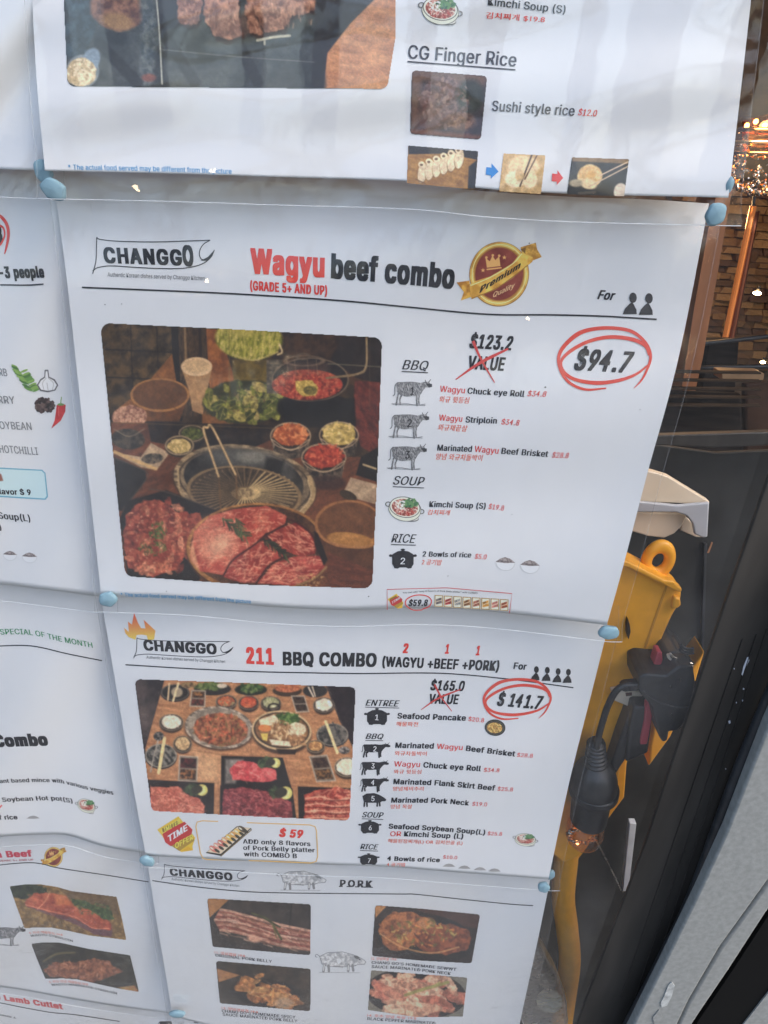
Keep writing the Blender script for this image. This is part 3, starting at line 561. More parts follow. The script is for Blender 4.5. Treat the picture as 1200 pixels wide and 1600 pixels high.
def dA(c):   # pork belly strips
    c.poly([(57, 57), (140, 60), (66, 130)], (160, 116, 74), 2); c.line([(375, 60), (360, 230)], 4, (30, 30, 32)); c.line([(190, 70), (230, 270)], 3, (84, 84, 84), .3)
    g = random.Random(2)
    for k in range(9):
        y = k * 9.5; o = g.uniform(-8, 8); p = [(88 + abs(k - 4) * 5, 100 + y), (150, 106 + y * .95 + g.uniform(-3, 3)), (230 + o, 132 + y * .9), (330, 160 + y * .95 + g.uniform(-4, 4)), (450, 182 + y * .9)]
        a = [(206, 168, 156), (160, 100, 90), (190, 140, 126), (150, 84, 78)][k % 4]; c.line(p, 12, tex(a, tuple(np.array(a) * .72), 12, 3, k, 15, 3), soft=4)
        c.line([(x, y_ + 5) for x, y_ in p], 2.5, (84, 48, 44), .7, soft=3)
    for k in range(70):
        x = g.uniform(100, 430); y = 110 + (x - 90) * .24 + g.uniform(-6, 78); c.line([(x, y), (x + g.uniform(10, 34), y + g.uniform(4, 10))], g.uniform(2, 5), g.choice([(214, 184, 174), (130, 74, 66), (176, 120, 106), (226, 200, 190)]), .55, soft=4)
    c.ell(232, 208, 24, 14, (206, 160, 146), 10, 8); c.line([(225, 112), (290, 140), (335, 210)], 8, (78, 84, 54)); c.line([(250, 120), (330, 165)], 6, (60, 68, 44)); c.line([(300, 150), (318, 205)], 4, (104, 104, 66))
def dB(c):
    c.poly([(686, 83), (730, 86), (688, 130)], (176, 130, 84), 2); c.poly([(830, 90), (1080, 118), (1070, 170), (940, 150)], (70, 44, 40), 4, .8)
    c.ell(870, 205, 190, 92, (24, 24, 26), 8); m = tex((170, 110, 70), (106, 62, 42), 16, 3, 4); c.ell(800, 170, 100, 62, m, 0, 3, rough=.15); c.ell(940, 210, 110, 56, tex((150, 84, 56), (100, 54, 40), 16, 3, 5), 0, 3, rough=.15); c.ell(770, 215, 60, 40, m, 0, 3, rough=.2)
    c.line([(705, 190), (790, 240), (900, 262), (1000, 240)], 7, (206, 160, 110), .7); c.ell(880, 150, 34, 22, (190, 140, 96), 0, 8, .8); c.line([(835, 190), (880, 240)], 5, (60, 36, 30), .7)
    c.blobs((710, 125, 1030, 270), 90, 4, 12, [(84, 92, 50), (190, 170, 100), (112, 112, 60), (206, 130, 70)], 5, .4, (860, 185, 130, 52), .8)
def dC(c):
    c.poly([(92, 320), (180, 345), (100, 372)], (160, 116, 76), 3); c.ell(280, 415, 130, 56, (34, 32, 32), 8, 8); slices(c, [(190, 380), (250, 395), (320, 420), (370, 440)], 64, [(196, 138, 84), (160, 98, 56), (214, 166, 110), (176, 116, 70)], 60, 3); c.line([(305, 400), (300, 450)], 7, (206, 150, 90)); c.ell(345, 450, 36, 20, (170, 160, 150), 0, 10, .6)
    c.line([(230, 340), (420, 450)], 3, (150, 150, 150), .35)
def dD(c):
    c.all((110, 116, 116)); c.ell(840, 415, 190, 92, (26, 26, 28), 5); slices(c, [(730, 410), (790, 400), (860, 430), (940, 430)], 110, [(222, 170, 150), (206, 140, 122), (232, 190, 172), (186, 112, 98)], 110, 8); slices(c, [(760, 365), (820, 390)], 50, [(226, 180, 160), (206, 150, 130)], 20, 9); c.line([(800, 420), (860, 400), (960, 372)], 12, (140, 150, 90), .85); c.line([(900, 390), (930, 370)], 6, (170, 176, 110), .8)
def dE(c):
    c.all(tex((150, 128, 84), (104, 86, 56), 26, 3, 4)); c.poly([(380, 400), (780, 470), (800, 600), (640, 560), (450, 480)], tex((112, 96, 70), (84, 70, 54), 40, 2, 4), 6); c.ell(180, 440, 130, 52, tex((50, 66, 48), (30, 40, 34), 24, 3, 4), 0, 6, rough=.15)
    for k in range(9): c.line([(150 + k * 75, 740 - k * 2), (240 + k * 75, 640 + k * 6)], 4, (84, 66, 42), .7)
    for k in range(7): c.line([(140 + k * 90, 620), (240 + k * 90, 760)], 4, (84, 66, 42), .7)
    c.poly([(165, 510), (230, 455), (340, 450), (440, 470), (500, 540), (620, 575), (700, 610), (750, 660), (750, 745), (640, 730), (480, 650), (300, 590), (180, 545)], (100, 72, 88), 6, rough=8)
    c.poly([(165, 510), (230, 455), (340, 450), (440, 470), (500, 540), (620, 570), (700, 610), (748, 660), (740, 700), (620, 690), (500, 620), (330, 580), (180, 540)], tex((182, 100, 78), (146, 66, 54), 40, 2.6, 4), 4, rough=8)
    g = random.Random(5)
    for k in range(150):
        u = g.random(); x = 180 + u * 550; y = 500 + u * 150 + g.uniform(-46, 46); c.line([(x, y), (x + g.uniform(8, 36), y + g.uniform(-4, 22))], g.uniform(3, 8), g.choice([(186, 86, 70), (150, 60, 54), (214, 132, 108), (130, 54, 60)]), .4, soft=8)
    c.line([(250, 560), (300, 510), (330, 455)], 7, (226, 160, 130), .7); c.line([(170, 530), (330, 572), (500, 612), (620, 684), (735, 690)], 6, (226, 150, 130), .7); c.line([(440, 590), (520, 560), (620, 580)], 5, (222, 130, 110), .6); c.poly([(360, 460), (440, 468), (490, 540), (380, 530)], (206, 130, 84), 20, .6)
    c.poly([(480, 490), (560, 500), (650, 540), (740, 570), (770, 625), (700, 630), (620, 575), (480, 520)], tex((70, 100, 62), (42, 66, 44), 16, 3, 4), 4, rough=10); c.blobs((480, 490, 770, 630), 60, 6, 14, [(90, 120, 74), (50, 76, 50)], 5, .4, (620, 560, 120, 40), .7)
def dF(c):
    c.all(tex((52, 54, 46), (34, 36, 34), 40, 2, 4)); c.line([(290, 910), (380, 860), (500, 850)], 14, (112, 110, 72), .7, soft=10); c.poly([(295, 960), (360, 920), (520, 910), (640, 888), (730, 905), (770, 950), (830, 975), (740, 1010), (620, 1050), (480, 1020), (330, 1015)], tex((150, 98, 76), (100, 62, 50), 22, 3, 4), 5, rough=12)
    c.blobs((300, 890, 820, 1050), 160, 6, 18, [(170, 116, 90), (130, 80, 62), (190, 140, 116), (92, 56, 46)], 7, .35, (560, 970, 230, 66), .6); c.poly([(780, 1085), (900, 1070), (935, 1115), (860, 1112)], tex((170, 110, 80), (150, 140, 80), 12, 3, 4), 5)
def pic_meat_top():
    c = Cv(96, -30, 618, 142, 1, (0, 0), 1.935); L = c.line; E = c.ell; P = c.poly
    c.all(tex((70, 82, 90), (44, 52, 58), 60, 2, 3)); P([(195, -60), (300, -60), (300, 60), (260, 160), (200, 180)], tex((60, 84, 104), (50, 62, 70), 20, 3, 3), 6); P([(470, -60), (640, -60), (640, 40), (480, 100)], (30, 30, 34), 12)
    E(360, 20, 90, 74, tex((130, 98, 84), (84, 60, 56), 16, 3, 4), 0, 8, rough=.15); E(355, 65, 50, 26, (150, 124, 84), 10, 14, .8); L([(440, -30), (450, 90), (440, 240)], 44, tex((96, 112, 124), (60, 76, 90), 14, 3, 5), soft=14); E(450, 235, 22, 12, (120, 80, 76), 0, 6)
    g = random.Random(6)
    for n, q in enumerate(([(535, -60), (610, -60), (612, 20), (600, 70), (560, 76), (536, 60)], [(618, -60), (720, -60), (722, 60), (735, 105), (700, 122), (650, 112), (618, 60)], [(745, -60), (800, -60), (812, 60), (790, 112), (755, 96), (740, 40)], [(765, -40), (900, -60), (955, -40), (948, 30), (880, 50), (860, 90), (800, 100), (770, 40)])):
        P([(x + 4, y + 12) for x, y in q], (50, 36, 36), 8, rough=8); P(q, tex((176, 134, 116), (112, 76, 66), 16, 3, n + 3), 4, rough=9, rsc=16)
        x0 = min(p[0] for p in q); x1 = max(p[0] for p in q); y1 = max(p[1] for p in q)
        for k in range(34):
            x = g.uniform(x0 + 8, x1 - 8); y = g.uniform(-40, y1 - 26); L([(x, y), (x + g.uniform(-4, 6), y + g.uniform(10, 24))], g.uniform(2, 5), g.choice([(206, 170, 150), (90, 60, 54), (190, 150, 130), (130, 88, 76)]), .55, soft=3)
    P([(640, 40), (700, 90), (740, 30), (760, 100), (720, 118), (650, 100)], (120, 84, 76), 14, .5); L([(778, 122), (830, 112), (876, 108)], 8, (176, 186, 180)); L([(800, 116), (800, 134)], 6, (176, 186, 180))
    P([(960, -60), (1220, -60), (1140, 0), (1000, 150), (985, 290), (940, 290), (950, 100)], (40, 42, 48), 6); P([(1140, -10), (1230, -60), (1230, 300), (975, 300), (990, 160), (1060, 70)], tex((186, 138, 100), (160, 110, 76), 60, 2.5, 3, 10, 4), 3)
    for a in ([(300, 130), (415, 250)], [(500, 110), (590, 250)], [(720, 130), (780, 250)], [(960, 150), (970, 260)]): L(a, 34, (40, 44, 48), .75, soft=8)  # dark slanting reflections on the sheet, painted into the print
    L([(490, 150), (700, 170), (950, 188)], 3, (120, 130, 136), .6)
    E(250, 215, 50, 50, (110, 130, 150)); E(276, 180, 26, 36, (110, 140, 176), 20, 6); E(245, 218, 46, 44, tex((196, 190, 166), (150, 140, 112), 9, 3, 3), rough=.1); c.blobs((205, 180, 290, 262), 70, 5, 11, [(210, 206, 184), (170, 160, 130), (220, 218, 200)], 3, .5, (245, 218, 42, 40), .8)
    L([(470, -40), (482, 100), (490, 254)], 4, (196, 216, 220), .9)
    c.noise(.14, 2); c.crop([(190, -80), (1226, -80), (1170, 268), (205, 260)], 22); return c
def pic_sushi():
    c = Cv(636, 104, 766, 222, 1.3); c.all(tex((66, 60, 72), (48, 48, 56), 14, 2, 3)); c.poly([(643, 108), (760, 118), (756, 135), (660, 125), (650, 200), (642, 200)], (120, 92, 78), 8, .6); c.ell(690, 155, 34, 34, tex((120, 100, 110), (74, 56, 62), 6, 3.4, 4), 0, 6, rough=.2); c.ell(735, 150, 22, 26, (50, 58, 58), 0, 8); c.ell(720, 190, 22, 14, tex((130, 104, 90), (84, 64, 60), 6, 3, 5), 0, 6); c.ell(672, 185, 24, 20, (96, 60, 56), 0, 12, .7)
    c.blobs((655, 120, 745, 205), 120, 2, 6, [(134, 116, 122), (84, 62, 64), (110, 90, 96), (96, 60, 54), (150, 130, 130)], 5, .5, (695, 160, 42, 40), .6); c.line([(645, 205), (750, 215)], 7, (120, 78, 64), .7, soft=5); c.noise(.14, 2); c.crop([(644, 110), (761, 119), (751, 218), (641, 209)], 6); return c
def pic_rolls():
    c = Cv(634, 225, 750, 300, 1.4, (600, 0), 2); c.all(tex((164, 130, 74), (132, 98, 54), 30, 2, 3, 10, 3)); c.poly([(76, 452), (295, 470), (292, 500), (200, 480), (76, 482)], (44, 46, 50), 3); c.poly([(265, 520), (292, 500), (286, 592), (262, 590)], (40, 42, 46), 4)
    for k in range(6):
        x = 120 + k * 23; y = 540 - k * 9; c.ell(x, y + 2, 15, 34, (120, 96, 62), 8); c.ell(x, y, 14, 32, tex((224, 218, 200), (190, 182, 160), 10, 2, k), 8); c.ell(x - 3, y - 26, 10, 10, (214, 206, 186)); c.ell(x - 3, y - 25, 5, 4, (96, 84, 66))
    c.line([(100, 560), (130, 575)], 4, (110, 86, 56)); c.noise(.1, 2); c.crop([(76, 455), (294, 473), (284, 592), (72, 572)], 2); return c
def pic_dip():
    c = Cv(776, 236, 856, 308, 1.4, (600, 0), 2); c.all(tex((196, 178, 140), (168, 146, 106), 20, 2, 3)); c.ell(435, 520, 50, 34, (214, 200, 170), 0, 8); c.ell(410, 560, 32, 26, (222, 212, 190), 0, 6); c.ell(455, 560, 24, 28, (220, 208, 184), 0, 6); c.line([(462, 484), (425, 582)], 5, (66, 52, 44)); c.line([(478, 486), (440, 560)], 4, (84, 66, 54)); c.ell(424, 548, 14, 18, (186, 170, 136), 0, 5); c.noise(.1, 2); c.crop([(374, 480), (504, 486), (490, 606), (360, 597)], 2); return c
def pic_grillrice():
    c = Cv(882, 242, 986, 312, 1.4, (600, 0), 2); c.all(tex((44, 52, 60), (30, 36, 42), 30, 2, 3)); c.poly([(588, 486), (765, 496), (765, 512), (588, 504)], (120, 104, 80), 4); c.ell(644, 550, 40, 36, tex((224, 206, 164), (196, 168, 118), 12, 3, 3), -10, 4, rough=.08); c.ell(640, 575, 26, 16, (220, 208, 180), 10, 5); c.ell(646, 545, 14, 12, (206, 160, 90), 0, 8, .7); c.ell(600, 572, 20, 12, (150, 150, 140), 0, 5); c.line([(676, 548), (762, 506)], 4, (196, 186, 176)); c.line([(640, 584), (762, 520)], 4, (190, 180, 166)); c.ell(740, 600, 22, 28, (196, 196, 196), 0, 4); c.line([(610, 604), (660, 600)], 8, (120, 116, 100), .5); c.noise(.1, 2); c.crop([(588, 492), (765, 498), (750, 613), (572, 606)], 2); return c
K = (30, 33, 40)
def ic_cow(X, Y, w, num, solid, hk=1.):
    """engraved (or solid) cow standing on a strip of ground; drawn 240 x 150 then scaled"""
    z = 240 / w; c = Cv(X - 3, Y - 3, X + w + 5, Y + w * .66 * hk + 3, 2.2, (X, Y), (z, z / hk))
    dk = K if solid else tex((138, 144, 150), (74, 80, 86), 9, 4, 3, 75, 2.6)
    b = [(36, 14), (120, 12), (168, 18), (196, 10), (222, 8), (238, 34), (226, 44), (204, 42), (190, 56), (172, 86), (150, 92), (90, 96), (56, 90), (36, 70), (30, 34)]
    c.poly(b, dk, 3, rough=2)
    for q in ([(42, 80), (36, 110), (30, 144)], [(62, 88), (52, 112), (54, 140)], [(150, 84), (150, 116), (152, 148)], [(166, 82), (162, 112), (164, 138)]): c.line(q, 10 if not solid else 13, dk); 
    c.line([(36, 16), (24, 34), (22, 80), (12, 92)], 5, dk if solid else (70, 74, 80)); c.line([(206, 12), (200, 0)], 4, K); c.line([(222, 10), (232, -4)], 4, K)
    c.poly([(204, 18), (240, 22), (240, 40), (222, 44)], (48, 52, 58) if not solid else K, 3)
    if not solid:
        c.line([(4, 138), (80, 136), (150, 146), (200, 140)], 5, (110, 116, 122), .8); c.line([(10, 142), (200, 148)], 4, (70, 76, 82), .7)
        g = random.Random(int(Y))
        for k in range(60): x = g.uniform(40, 190); y = g.uniform(20, 80); c.line([(x, y), (x + g.uniform(-5, 5), y + g.uniform(6, 16))], 2.4, rnd.choice([(150, 156, 162), (44, 48, 54), (190, 196, 204)]), .55)
        c.line([(36, 14), (120, 11), (168, 17)], 3, (60, 64, 70))
    else:
        c.ell(58, 96, 12, 10, K)
    return c
def ic_pig(X, Y, w, solid, hk=1.):
    z = 240 / w; c = Cv(X - 3, Y - 3, X + w + 4, Y + w * .5 * hk + 3, 2.2, (X, Y), (z, z / hk))
    dk = K if solid else tex((206, 214, 220), (150, 158, 166), 12, 3, 3)
    b = [(24, 30), (60, 10), (130, 6), (180, 22), (214, 40), (238, 58), (232, 72), (200, 74), (180, 84), (120, 86), (60, 84), (34, 70)]
    if not solid: c.poly(b, (110, 118, 124), 3, r=3)
    c.poly(b, dk, 3)
    for q in ([(44, 76), (40, 112)], [(64, 80), (66, 112)], [(158, 78), (156, 110)], [(176, 78), (180, 108)]): c.line(q, 16 if solid else 12, K if solid else (124, 130, 136)); 
    if not solid:
        for q in ([(44, 76), (40, 106)], [(158, 78), (156, 104)]): c.line(q, 6, (190, 198, 204))
        c.line([(24, 30), (8, 18), (2, 30), (10, 34)], 3, (90, 96, 102)); c.line([(20, 118), (210, 120)], 4, (140, 146, 152), .8); c.ell(196, 34, 14, 8, (90, 96, 100), 30); c.ell(210, 46, 3, 3, K); c.line([(90, 84), (130, 88)], 8, (120, 126, 130), .7)
        g = random.Random(3)
        for k in range(30): x = g.uniform(40, 200); y = g.uniform(20, 76); c.line([(x, y), (x + 6, y + 12)], 2, (120, 126, 132), .5)
    return c
def ic_pot(X, Y, w, hk=1.):
    z = 160 / w; c = Cv(X - 3, Y - 3, X + w + 3, Y + w * .75 * hk + 3, 2.2, (X, Y), (z, z / hk))
    c.poly([(20, 42), (140, 42), (140, 90), (130, 104), (128, 112), (112, 114), (100, 108), (60, 108), (48, 114), (32, 112), (30, 104), (20, 90)], K, 2, r=3)
    c.poly([(22, 34), (50, 18), (80, 14), (110, 18), (138, 34), (138, 38), (22, 38)], K, 2, r=2); c.ell(80, 7, 13, 6, K); c.line([(80, 8), (80, 20)], 8, K)
    c.line([(22, 46), (4, 44), (6, 38), (20, 40)], 8, K); c.line([(138, 46), (156, 44), (154, 38), (140, 40)], 8, K); return c
def ic_soup(X, Y, rx, rot=10, q=2.2, hk=1.):
    z = 110 / rx; c = Cv(X - rx * 1.15, Y - rx * 1.0, X + rx * 1.2, Y + rx * .95, q, (X, Y), (z, z / hk)); E = c.ell
    for s, yy in ((-1, -20), (1, 24)): E(s * 98, yy, 18, 15, (150, 156, 156), 0, ring=6); E(s * 98, yy, 18, 15, K, 0, ring=3)
    E(8, 56, 76, 26, (70, 74, 76), rot); E(8, 53, 74, 23, (196, 204, 204), rot); E(0, 10, 98, 72, (54, 58, 60), rot); E(0, 10, 95, 69, (206, 210, 200), rot); E(0, -2, 92, 62, (60, 64, 64), rot); E(0, -2, 88, 58, (214, 216, 204), rot); E(0, 0, 78, 50, tex((190, 150, 140), (120, 60, 56), 10, 4, 3), rot)
    c.blobs((-70, -45, 70, 45), 60, 5, 12, [(214, 210, 200), (160, 70, 64), (120, 60, 50), (222, 214, 206), (150, 50, 46)], 4, .4, (0, 6, 70, 40)); c.blobs((-30, -52, 70, 0), 50, 6, 15, [(62, 110, 76), (90, 134, 90), (40, 80, 60)], 5, .6, (26, -26, 46, 24)); c.blobs((-60, -36, 0, 10), 30, 4, 11, [(222, 224, 222), (200, 206, 200)], 8, .4); return c
def ic_bowl(X, Y, w):
    z = 100 / w; c = Cv(X - w * .6, Y - w * .35, X + w * .6, Y + w * .5, 2.2, (X, Y), z)
    c.poly([(-50, 0), (50, 4), (40, 26), (18, 42), (-18, 40), (-42, 22)], (206, 214, 220), 3); c.line([(-48, 6), (-36, 28), (-12, 42), (18, 42), (40, 28), (48, 8)], 3, (160, 170, 178), .8); c.poly([(-50, 0), (-24, -18), (0, -24), (26, -16), (50, 4), (0, 6)], tex((150, 148, 150), (84, 80, 84), 5, 4, 3), 2); return c
def ic_medal(X, Y, s):
    c = Cv(X - 68 * s, Y - 58 * s, X + 70 * s, Y + 58 * s, 2, (X - 240 / 3 * s, Y - 265 / 3 * s), 3 / s)
    G1, G2 = (214, 180, 96), (160, 122, 52); gt = tex(G1, G2, 60, 3.4, 6, 30)
    c.poly([(40, 305), (100, 296), (112, 372), (60, 390), (74, 350)], tex((206, 164, 70), (150, 104, 36), 20, 3, 4), 2); c.poly([(340, 140), (412, 118), (418, 150), (440, 186), (388, 206), (360, 220)], tex((206, 170, 76), (150, 110, 40), 20, 3, 4), 2); c.poly([(340, 150), (365, 140), (362, 170)], (112, 84, 40), 2)
    c.ell(240, 266, 140, 152, (130, 94, 44), 8); c.ell(240, 265, 137, 149, gt, 8); c.ell(240, 265, 128, 140, (236, 212, 150), 8, ring=4); c.ell(240, 265, 118, 129, (150, 112, 50), 8); c.ell(240, 265, 112, 123, tex((130, 66, 54), (104, 44, 40), 60, 2, 3), 8)
    gd = (206, 160, 100); c.poly([(182, 236), (176, 190), (196, 206), (208, 180), (222, 200), (240, 182), (246, 228)], gd, 2); c.line([(184, 244), (248, 236)], 7, gd)
    for (x, y) in ((180, 188), (210, 178), (240, 180)): c.ell(x, y, 6, 6, gd)
    for (x, y) in ((164, 248), (264, 188)): c.poly([(x + 11 * (1 if k % 2 == 0 else .42) * math.sin(k * math.pi / 5), y - 11 * (1 if k % 2 == 0 else .42) * math.cos(k * math.pi / 5)) for k in range(10)], gd, 2)
    c.poly([(100, 318), (122, 300), (200, 276), (300, 216), (342, 166), (398, 186), (396, 208), (374, 226), (300, 286), (220, 340), (110, 384)], tex((222, 190, 96), (176, 134, 52), 50, 3, 4, 60), 2); c.line([(106, 320), (200, 280), (300, 220), (345, 172)], 4, (246, 228, 160)); c.line([(112, 380), (220, 336), (300, 282), (374, 224)], 4, (130, 92, 36)); return c
def ic_flame():
    c = Cv(190, 952, 248, 1004, 2, (150, 900), 2.927)
    f = lambda X, Y: np.where(((Y - 170) / 125)[..., None] < .55, 1, 1)[...] * (np.array((200, 84, 62)) * (1 - np.clip((Y - 175) / 110, 0, 1))[..., None] + np.array((232, 180, 84)) * np.clip((Y - 175) / 110, 0, 1)[..., None])
    c.poly([(128, 236), (150, 256), (146, 208), (164, 222), (174, 168), (192, 214), (206, 238), (226, 240), (218, 200), (246, 226), (272, 250), (266, 290), (238, 296), (232, 272), (210, 268), (186, 270), (180, 292), (150, 280), (134, 262)], f, 3); return c
def ic_burst(X, Y, s):
    c = Cv(X - 36 * s, Y - 36 * s, X + 36 * s, Y + 36 * s, 2.2, (X - 222 / 2.857 * s, Y - 122 / 2.857 * s), 2.857 / s)
    c.poly([(130, 104), (225, 44), (240, 62), (300, 140), (288, 178), (290, 196), (238, 204), (170, 160), (150, 128)], (206, 176, 66), 2); c.poly([(150, 100), (222, 62), (236, 92), (160, 130)], (54, 46, 40), 2, .55); c.poly([(152, 118), (252, 68), (288, 104), (282, 130), (190, 178), (166, 160)], (170, 54, 56), 2); c.poly([(190, 176), (284, 128), (298, 152), (226, 202)], (54, 46, 40), 2, .35); c.poly([(236, 200), (290, 196), (268, 178)], (196, 160, 50), 2); return c
def ic_pancake():
    c = Cv(756, 1120, 792, 1154, 2.2, (550, 1050), 3.333); c.ell(745, 290, 54, 43, (40, 44, 46), 5); c.ell(745, 290, 48, 37, (70, 74, 72), 5, ring=4); c.ell(743, 291, 40, 28, tex((206, 180, 110), (140, 104, 56), 8, 4, 3), 5); c.blobs((705, 265, 785, 318), 40, 3, 7, [(222, 200, 130), (110, 96, 50), (170, 120, 70)], 3, .4, (743, 291, 36, 24)); return c
def ic_platter():
    c = Cv(318, 1284, 396, 1340, 2, (200, 1260), 2.857); c.poly([(486, 88), (552, 98), (418, 222), (346, 208)], (44, 44, 44), 2); c.poly([(490, 90), (548, 96), (414, 212), (352, 203)], (196, 190, 170), 2)
    for k in range(8):
        t = k / 7; x, y = 382 + t * 128, 190 - t * 88; c.ell(x, y, 22, 11, [(190, 120, 110), (206, 150, 140), (176, 104, 96), (200, 160, 120), (206, 170, 84), (190, 150, 90), (206, 176, 110), (84, 74, 60)][k], 35); c.ell(x + 16, y + 8, 14, 6, (60, 60, 52), 35); c.ell(x - 8, y - 3, 9, 3, (232, 220, 200), 35)
    c.line([(415, 222), (552, 104)], 4, (110, 96, 60)); return c
def ic_herbs():
    c = Cv(18, 566, 108, 676, 1.6, (0, 300), 3); g = random.Random(3); c.line([(75, 820), (120, 880), (150, 930)], 3, (80, 110, 60))
    for k in range(40):
        t = g.random(); x, y = 80 + 75 * t, 820 + 115 * t; s = g.choice([-1, 1]); c.ell(x + s * 17, y - g.uniform(0, 8), 19, 5.5, g.choice([(84, 130, 66), (112, 150, 80), (64, 104, 56)]), s * -22 if s > 0 else 22)
    gl = (210, 216, 220); c.poly([(212, 836), (224, 836), (228, 868), (255, 880), (270, 905), (258, 928), (225, 936), (190, 930), (176, 905), (190, 880), (210, 868)], (84, 88, 96), 2, r=3); c.poly([(214, 840), (222, 840), (226, 870), (252, 884), (266, 905), (255, 926), (225, 932), (192, 926), (180, 905), (192, 884), (212, 870)], gl, 2)
    for q in ([(205, 925), (200, 895), (216, 872)], [(226, 932), (220, 895)], [(246, 926), (250, 896), (226, 872)]): c.line(q, 2.5, (120, 126, 136), .8)
    c.blobs((160, 965, 255, 1040), 100, 6, 10, [(44, 36, 38), (70, 58, 58), (32, 28, 30), (90, 78, 76)], 5, .9, (205, 1000, 50, 34)); c.poly([(265, 1000), (285, 990), (308, 998), (306, 1030), (285, 1072), (240, 1110), (256, 1070), (262, 1030)], tex((186, 54, 56), (150, 34, 40), 30, 2, 3), 2); c.ell(285, 996, 16, 6, (90, 130, 70)); c.line([(284, 994), (288, 962)], 5, (100, 140, 80)); c.line([(274, 1010), (276, 1050)], 3, (220, 130, 124), .6); return c
def ic_person(s, x0, y0, x1, y1, sl=5):
    w, h = x1 - x0, y1 - y0; cx = x0 + w * .55
    a = [(cx + sl * .5 + w * .27 * math.cos(t * 6.283 / 18), y0 + h * .24 + h * .24 * math.sin(t * 6.283 / 18)) for t in range(18)]
    s.fill('person_icon', a, (40, 42, 46))
    s.fill('person_icon', [(x0, y1), (x0 + w * .16, y1 - h * .26), (x0 + w * .45, y1 - h * .46), (cx + sl * .3, y1 - h * .56), (x0 + w * .8, y1 - h * .44), (x1 - w * .02, y1 - h * .2), (x1, y1)], (40, 42, 46), -.00021)
def logo(s, P, sz, tag_line, T=None, capk=.9, big=True):
    """the restaurant's flag-shaped logo: P maps logo units (zoomed photo units) to photo pixels"""
    col = (36, 40, 48)
    for q, w in (([(453, 212), (470, 222), (560, 231), (720, 234), (860, 230), (985, 226)], 1.1), ([(453, 212), (452, 260), (450, 320), (440, 362), (434, 384)], 1.1), ([(434, 370), (460, 354), (520, 346), (620, 352), (740, 358), (860, 357), (940, 340), (985, 310), (1005, 272)], 1.1), ([(985, 226), (955, 244), (937, 272), (936, 300), (952, 318), (985, 300)], 1.1)):
        s.ribbon('logo_flag', [P(*k) for k in q], w * sz, col)
    s.fill('logo_flag', [P(*k) for k in ((940, 322), (975, 304), (1006, 270), (996, 300), (970, 322))], col)
def circled(s, P, col=(190, 72, 62), w=4.5):
    s.ribbon('red_circle', [P(*k) for k in ((742, 800), (640, 805), (560, 765), (520, 690), (532, 620), (605, 548), (690, 521), (790, 519), (870, 538), (930, 592), (950, 655), (930, 720), (905, 765), (872, 800))], [w * .5, w * .9, w, w, w * 1.3, w * 1.5, w * 1.3, w * 1.2, w * 1.2, w, w, w * .8, w * .6, w * .2], col, eps=-.00024)
    s.ribbon('red_circle', [P(*k) for k in ((945, 645), (925, 600), (860, 570), (760, 560), (660, 580), (575, 625), (530, 675), (545, 725), (600, 760), (700, 775), (800, 763), (880, 735), (940, 690))], [w, w * 1.3, w * 1.4, w * 1.3, w * 1.2, w * 1.2, w, w * 1.1, w * 1.2, w * 1.4, w * 1.2, w * .9, w * .6], col, eps=-.00027)
BD = .022    # heavy lettering
# 1. top sheet
s = Sheet('top', 'laminated menu sheet with CG Finger Rice, topmost, large grilled meat photo cut by the frame',
    [(30, -40), (1180, -40)], [(55, 266.5), (250, 270.5), (450, 277), (640, 283), (760, 295), (900, 303), (1140, 309)], [(48, -40), (58, 134), (70, 265)], [(1178, -40), (1160, 120), (1138, 309)],
    .014, .001, ((.0014, 1.6, .5, 1), (.0012, 2.7, 1.0, 0), (.0006, .4, 2.2, 2)), (12, 20, 10, 44))
s.raster('food_photo', pic_meat_top()); s.raster('food_photo', pic_sushi()); s.raster('food_photo', pic_rolls()); s.raster('food_photo', pic_dip()); s.raster('food_photo', pic_grillrice())
s.raster('soup_picture', ic_soup(688, 14, 33))
s.text('Kimchi Soup (S)', [(762, 8), (883, 21)], 12, BLACK, .02); s.text('김치찌개 $19.8', [(759, 27), (851, 34)], 9, RED, .02)
s.text('CG Finger Rice', [(637, 91), (806, 104)], 21, (52, 56, 66), .018, under=5)
s.text('Sushi style rice', [(768, 173), (897, 181)], 16, (60, 64, 72), .02); s.text('$12.0', [(903, 180), (932, 182)], 10, RED, .02, .15)
s.text('* The actual food served may be different from the picture', [(107, 265), (230, 267), (362, 271.5)], 8.0, BLU, .006)
s.fill('arrow', [(760, 261), (768, 262), (768, 255), (779, 268), (767, 279), (767, 274), (759, 273)], (44, 120, 190)); s.fill('arrow', [(863, 271), (871, 272), (871, 266), (880, 278), (870, 289), (870, 284), (862, 283)], (190, 62, 66))
# 2. Wagyu beef combo
s = Sheet('wagyu', 'laminated menu sheet headed Wagyu beef combo, $94.7 circled in red, in the middle',
    [(86, 250), (400, 262), (600, 274), (690, 290), (760, 299), (900, 308), (1000, 311), (1108, 318)], [(157, 930), (300, 936), (420, 948), (540, 953), (640, 950), (720, 952), (800, 959), (950, 977)], [(84, 284), (106, 450), (133, 700), (158, 928)], [(1108, 318), (1060, 560), (1010, 745), (975, 880), (948, 977)],
    .017, .002, ((.0013, 1.1, .6, .4), (.0008, 2.3, 1.2, 1.6), (.0007, .5, 2.6, 0)), (10, 24, 6, 26))
P3 = lambda x, y: (x / 3, 300 + y / 3); P5 = lambda x, y: (700 + x / 3, 340 + y / 3)
logo(s, P3, 1.3, True); s.text('CHANGG', [(163, 410), (285, 414)], 23, BLACK, .045, name='logo_lettering', space=1.06); s.text('O', [(286, 414), (303, 415)], 30, BLACK, .05, name='logo_lettering')
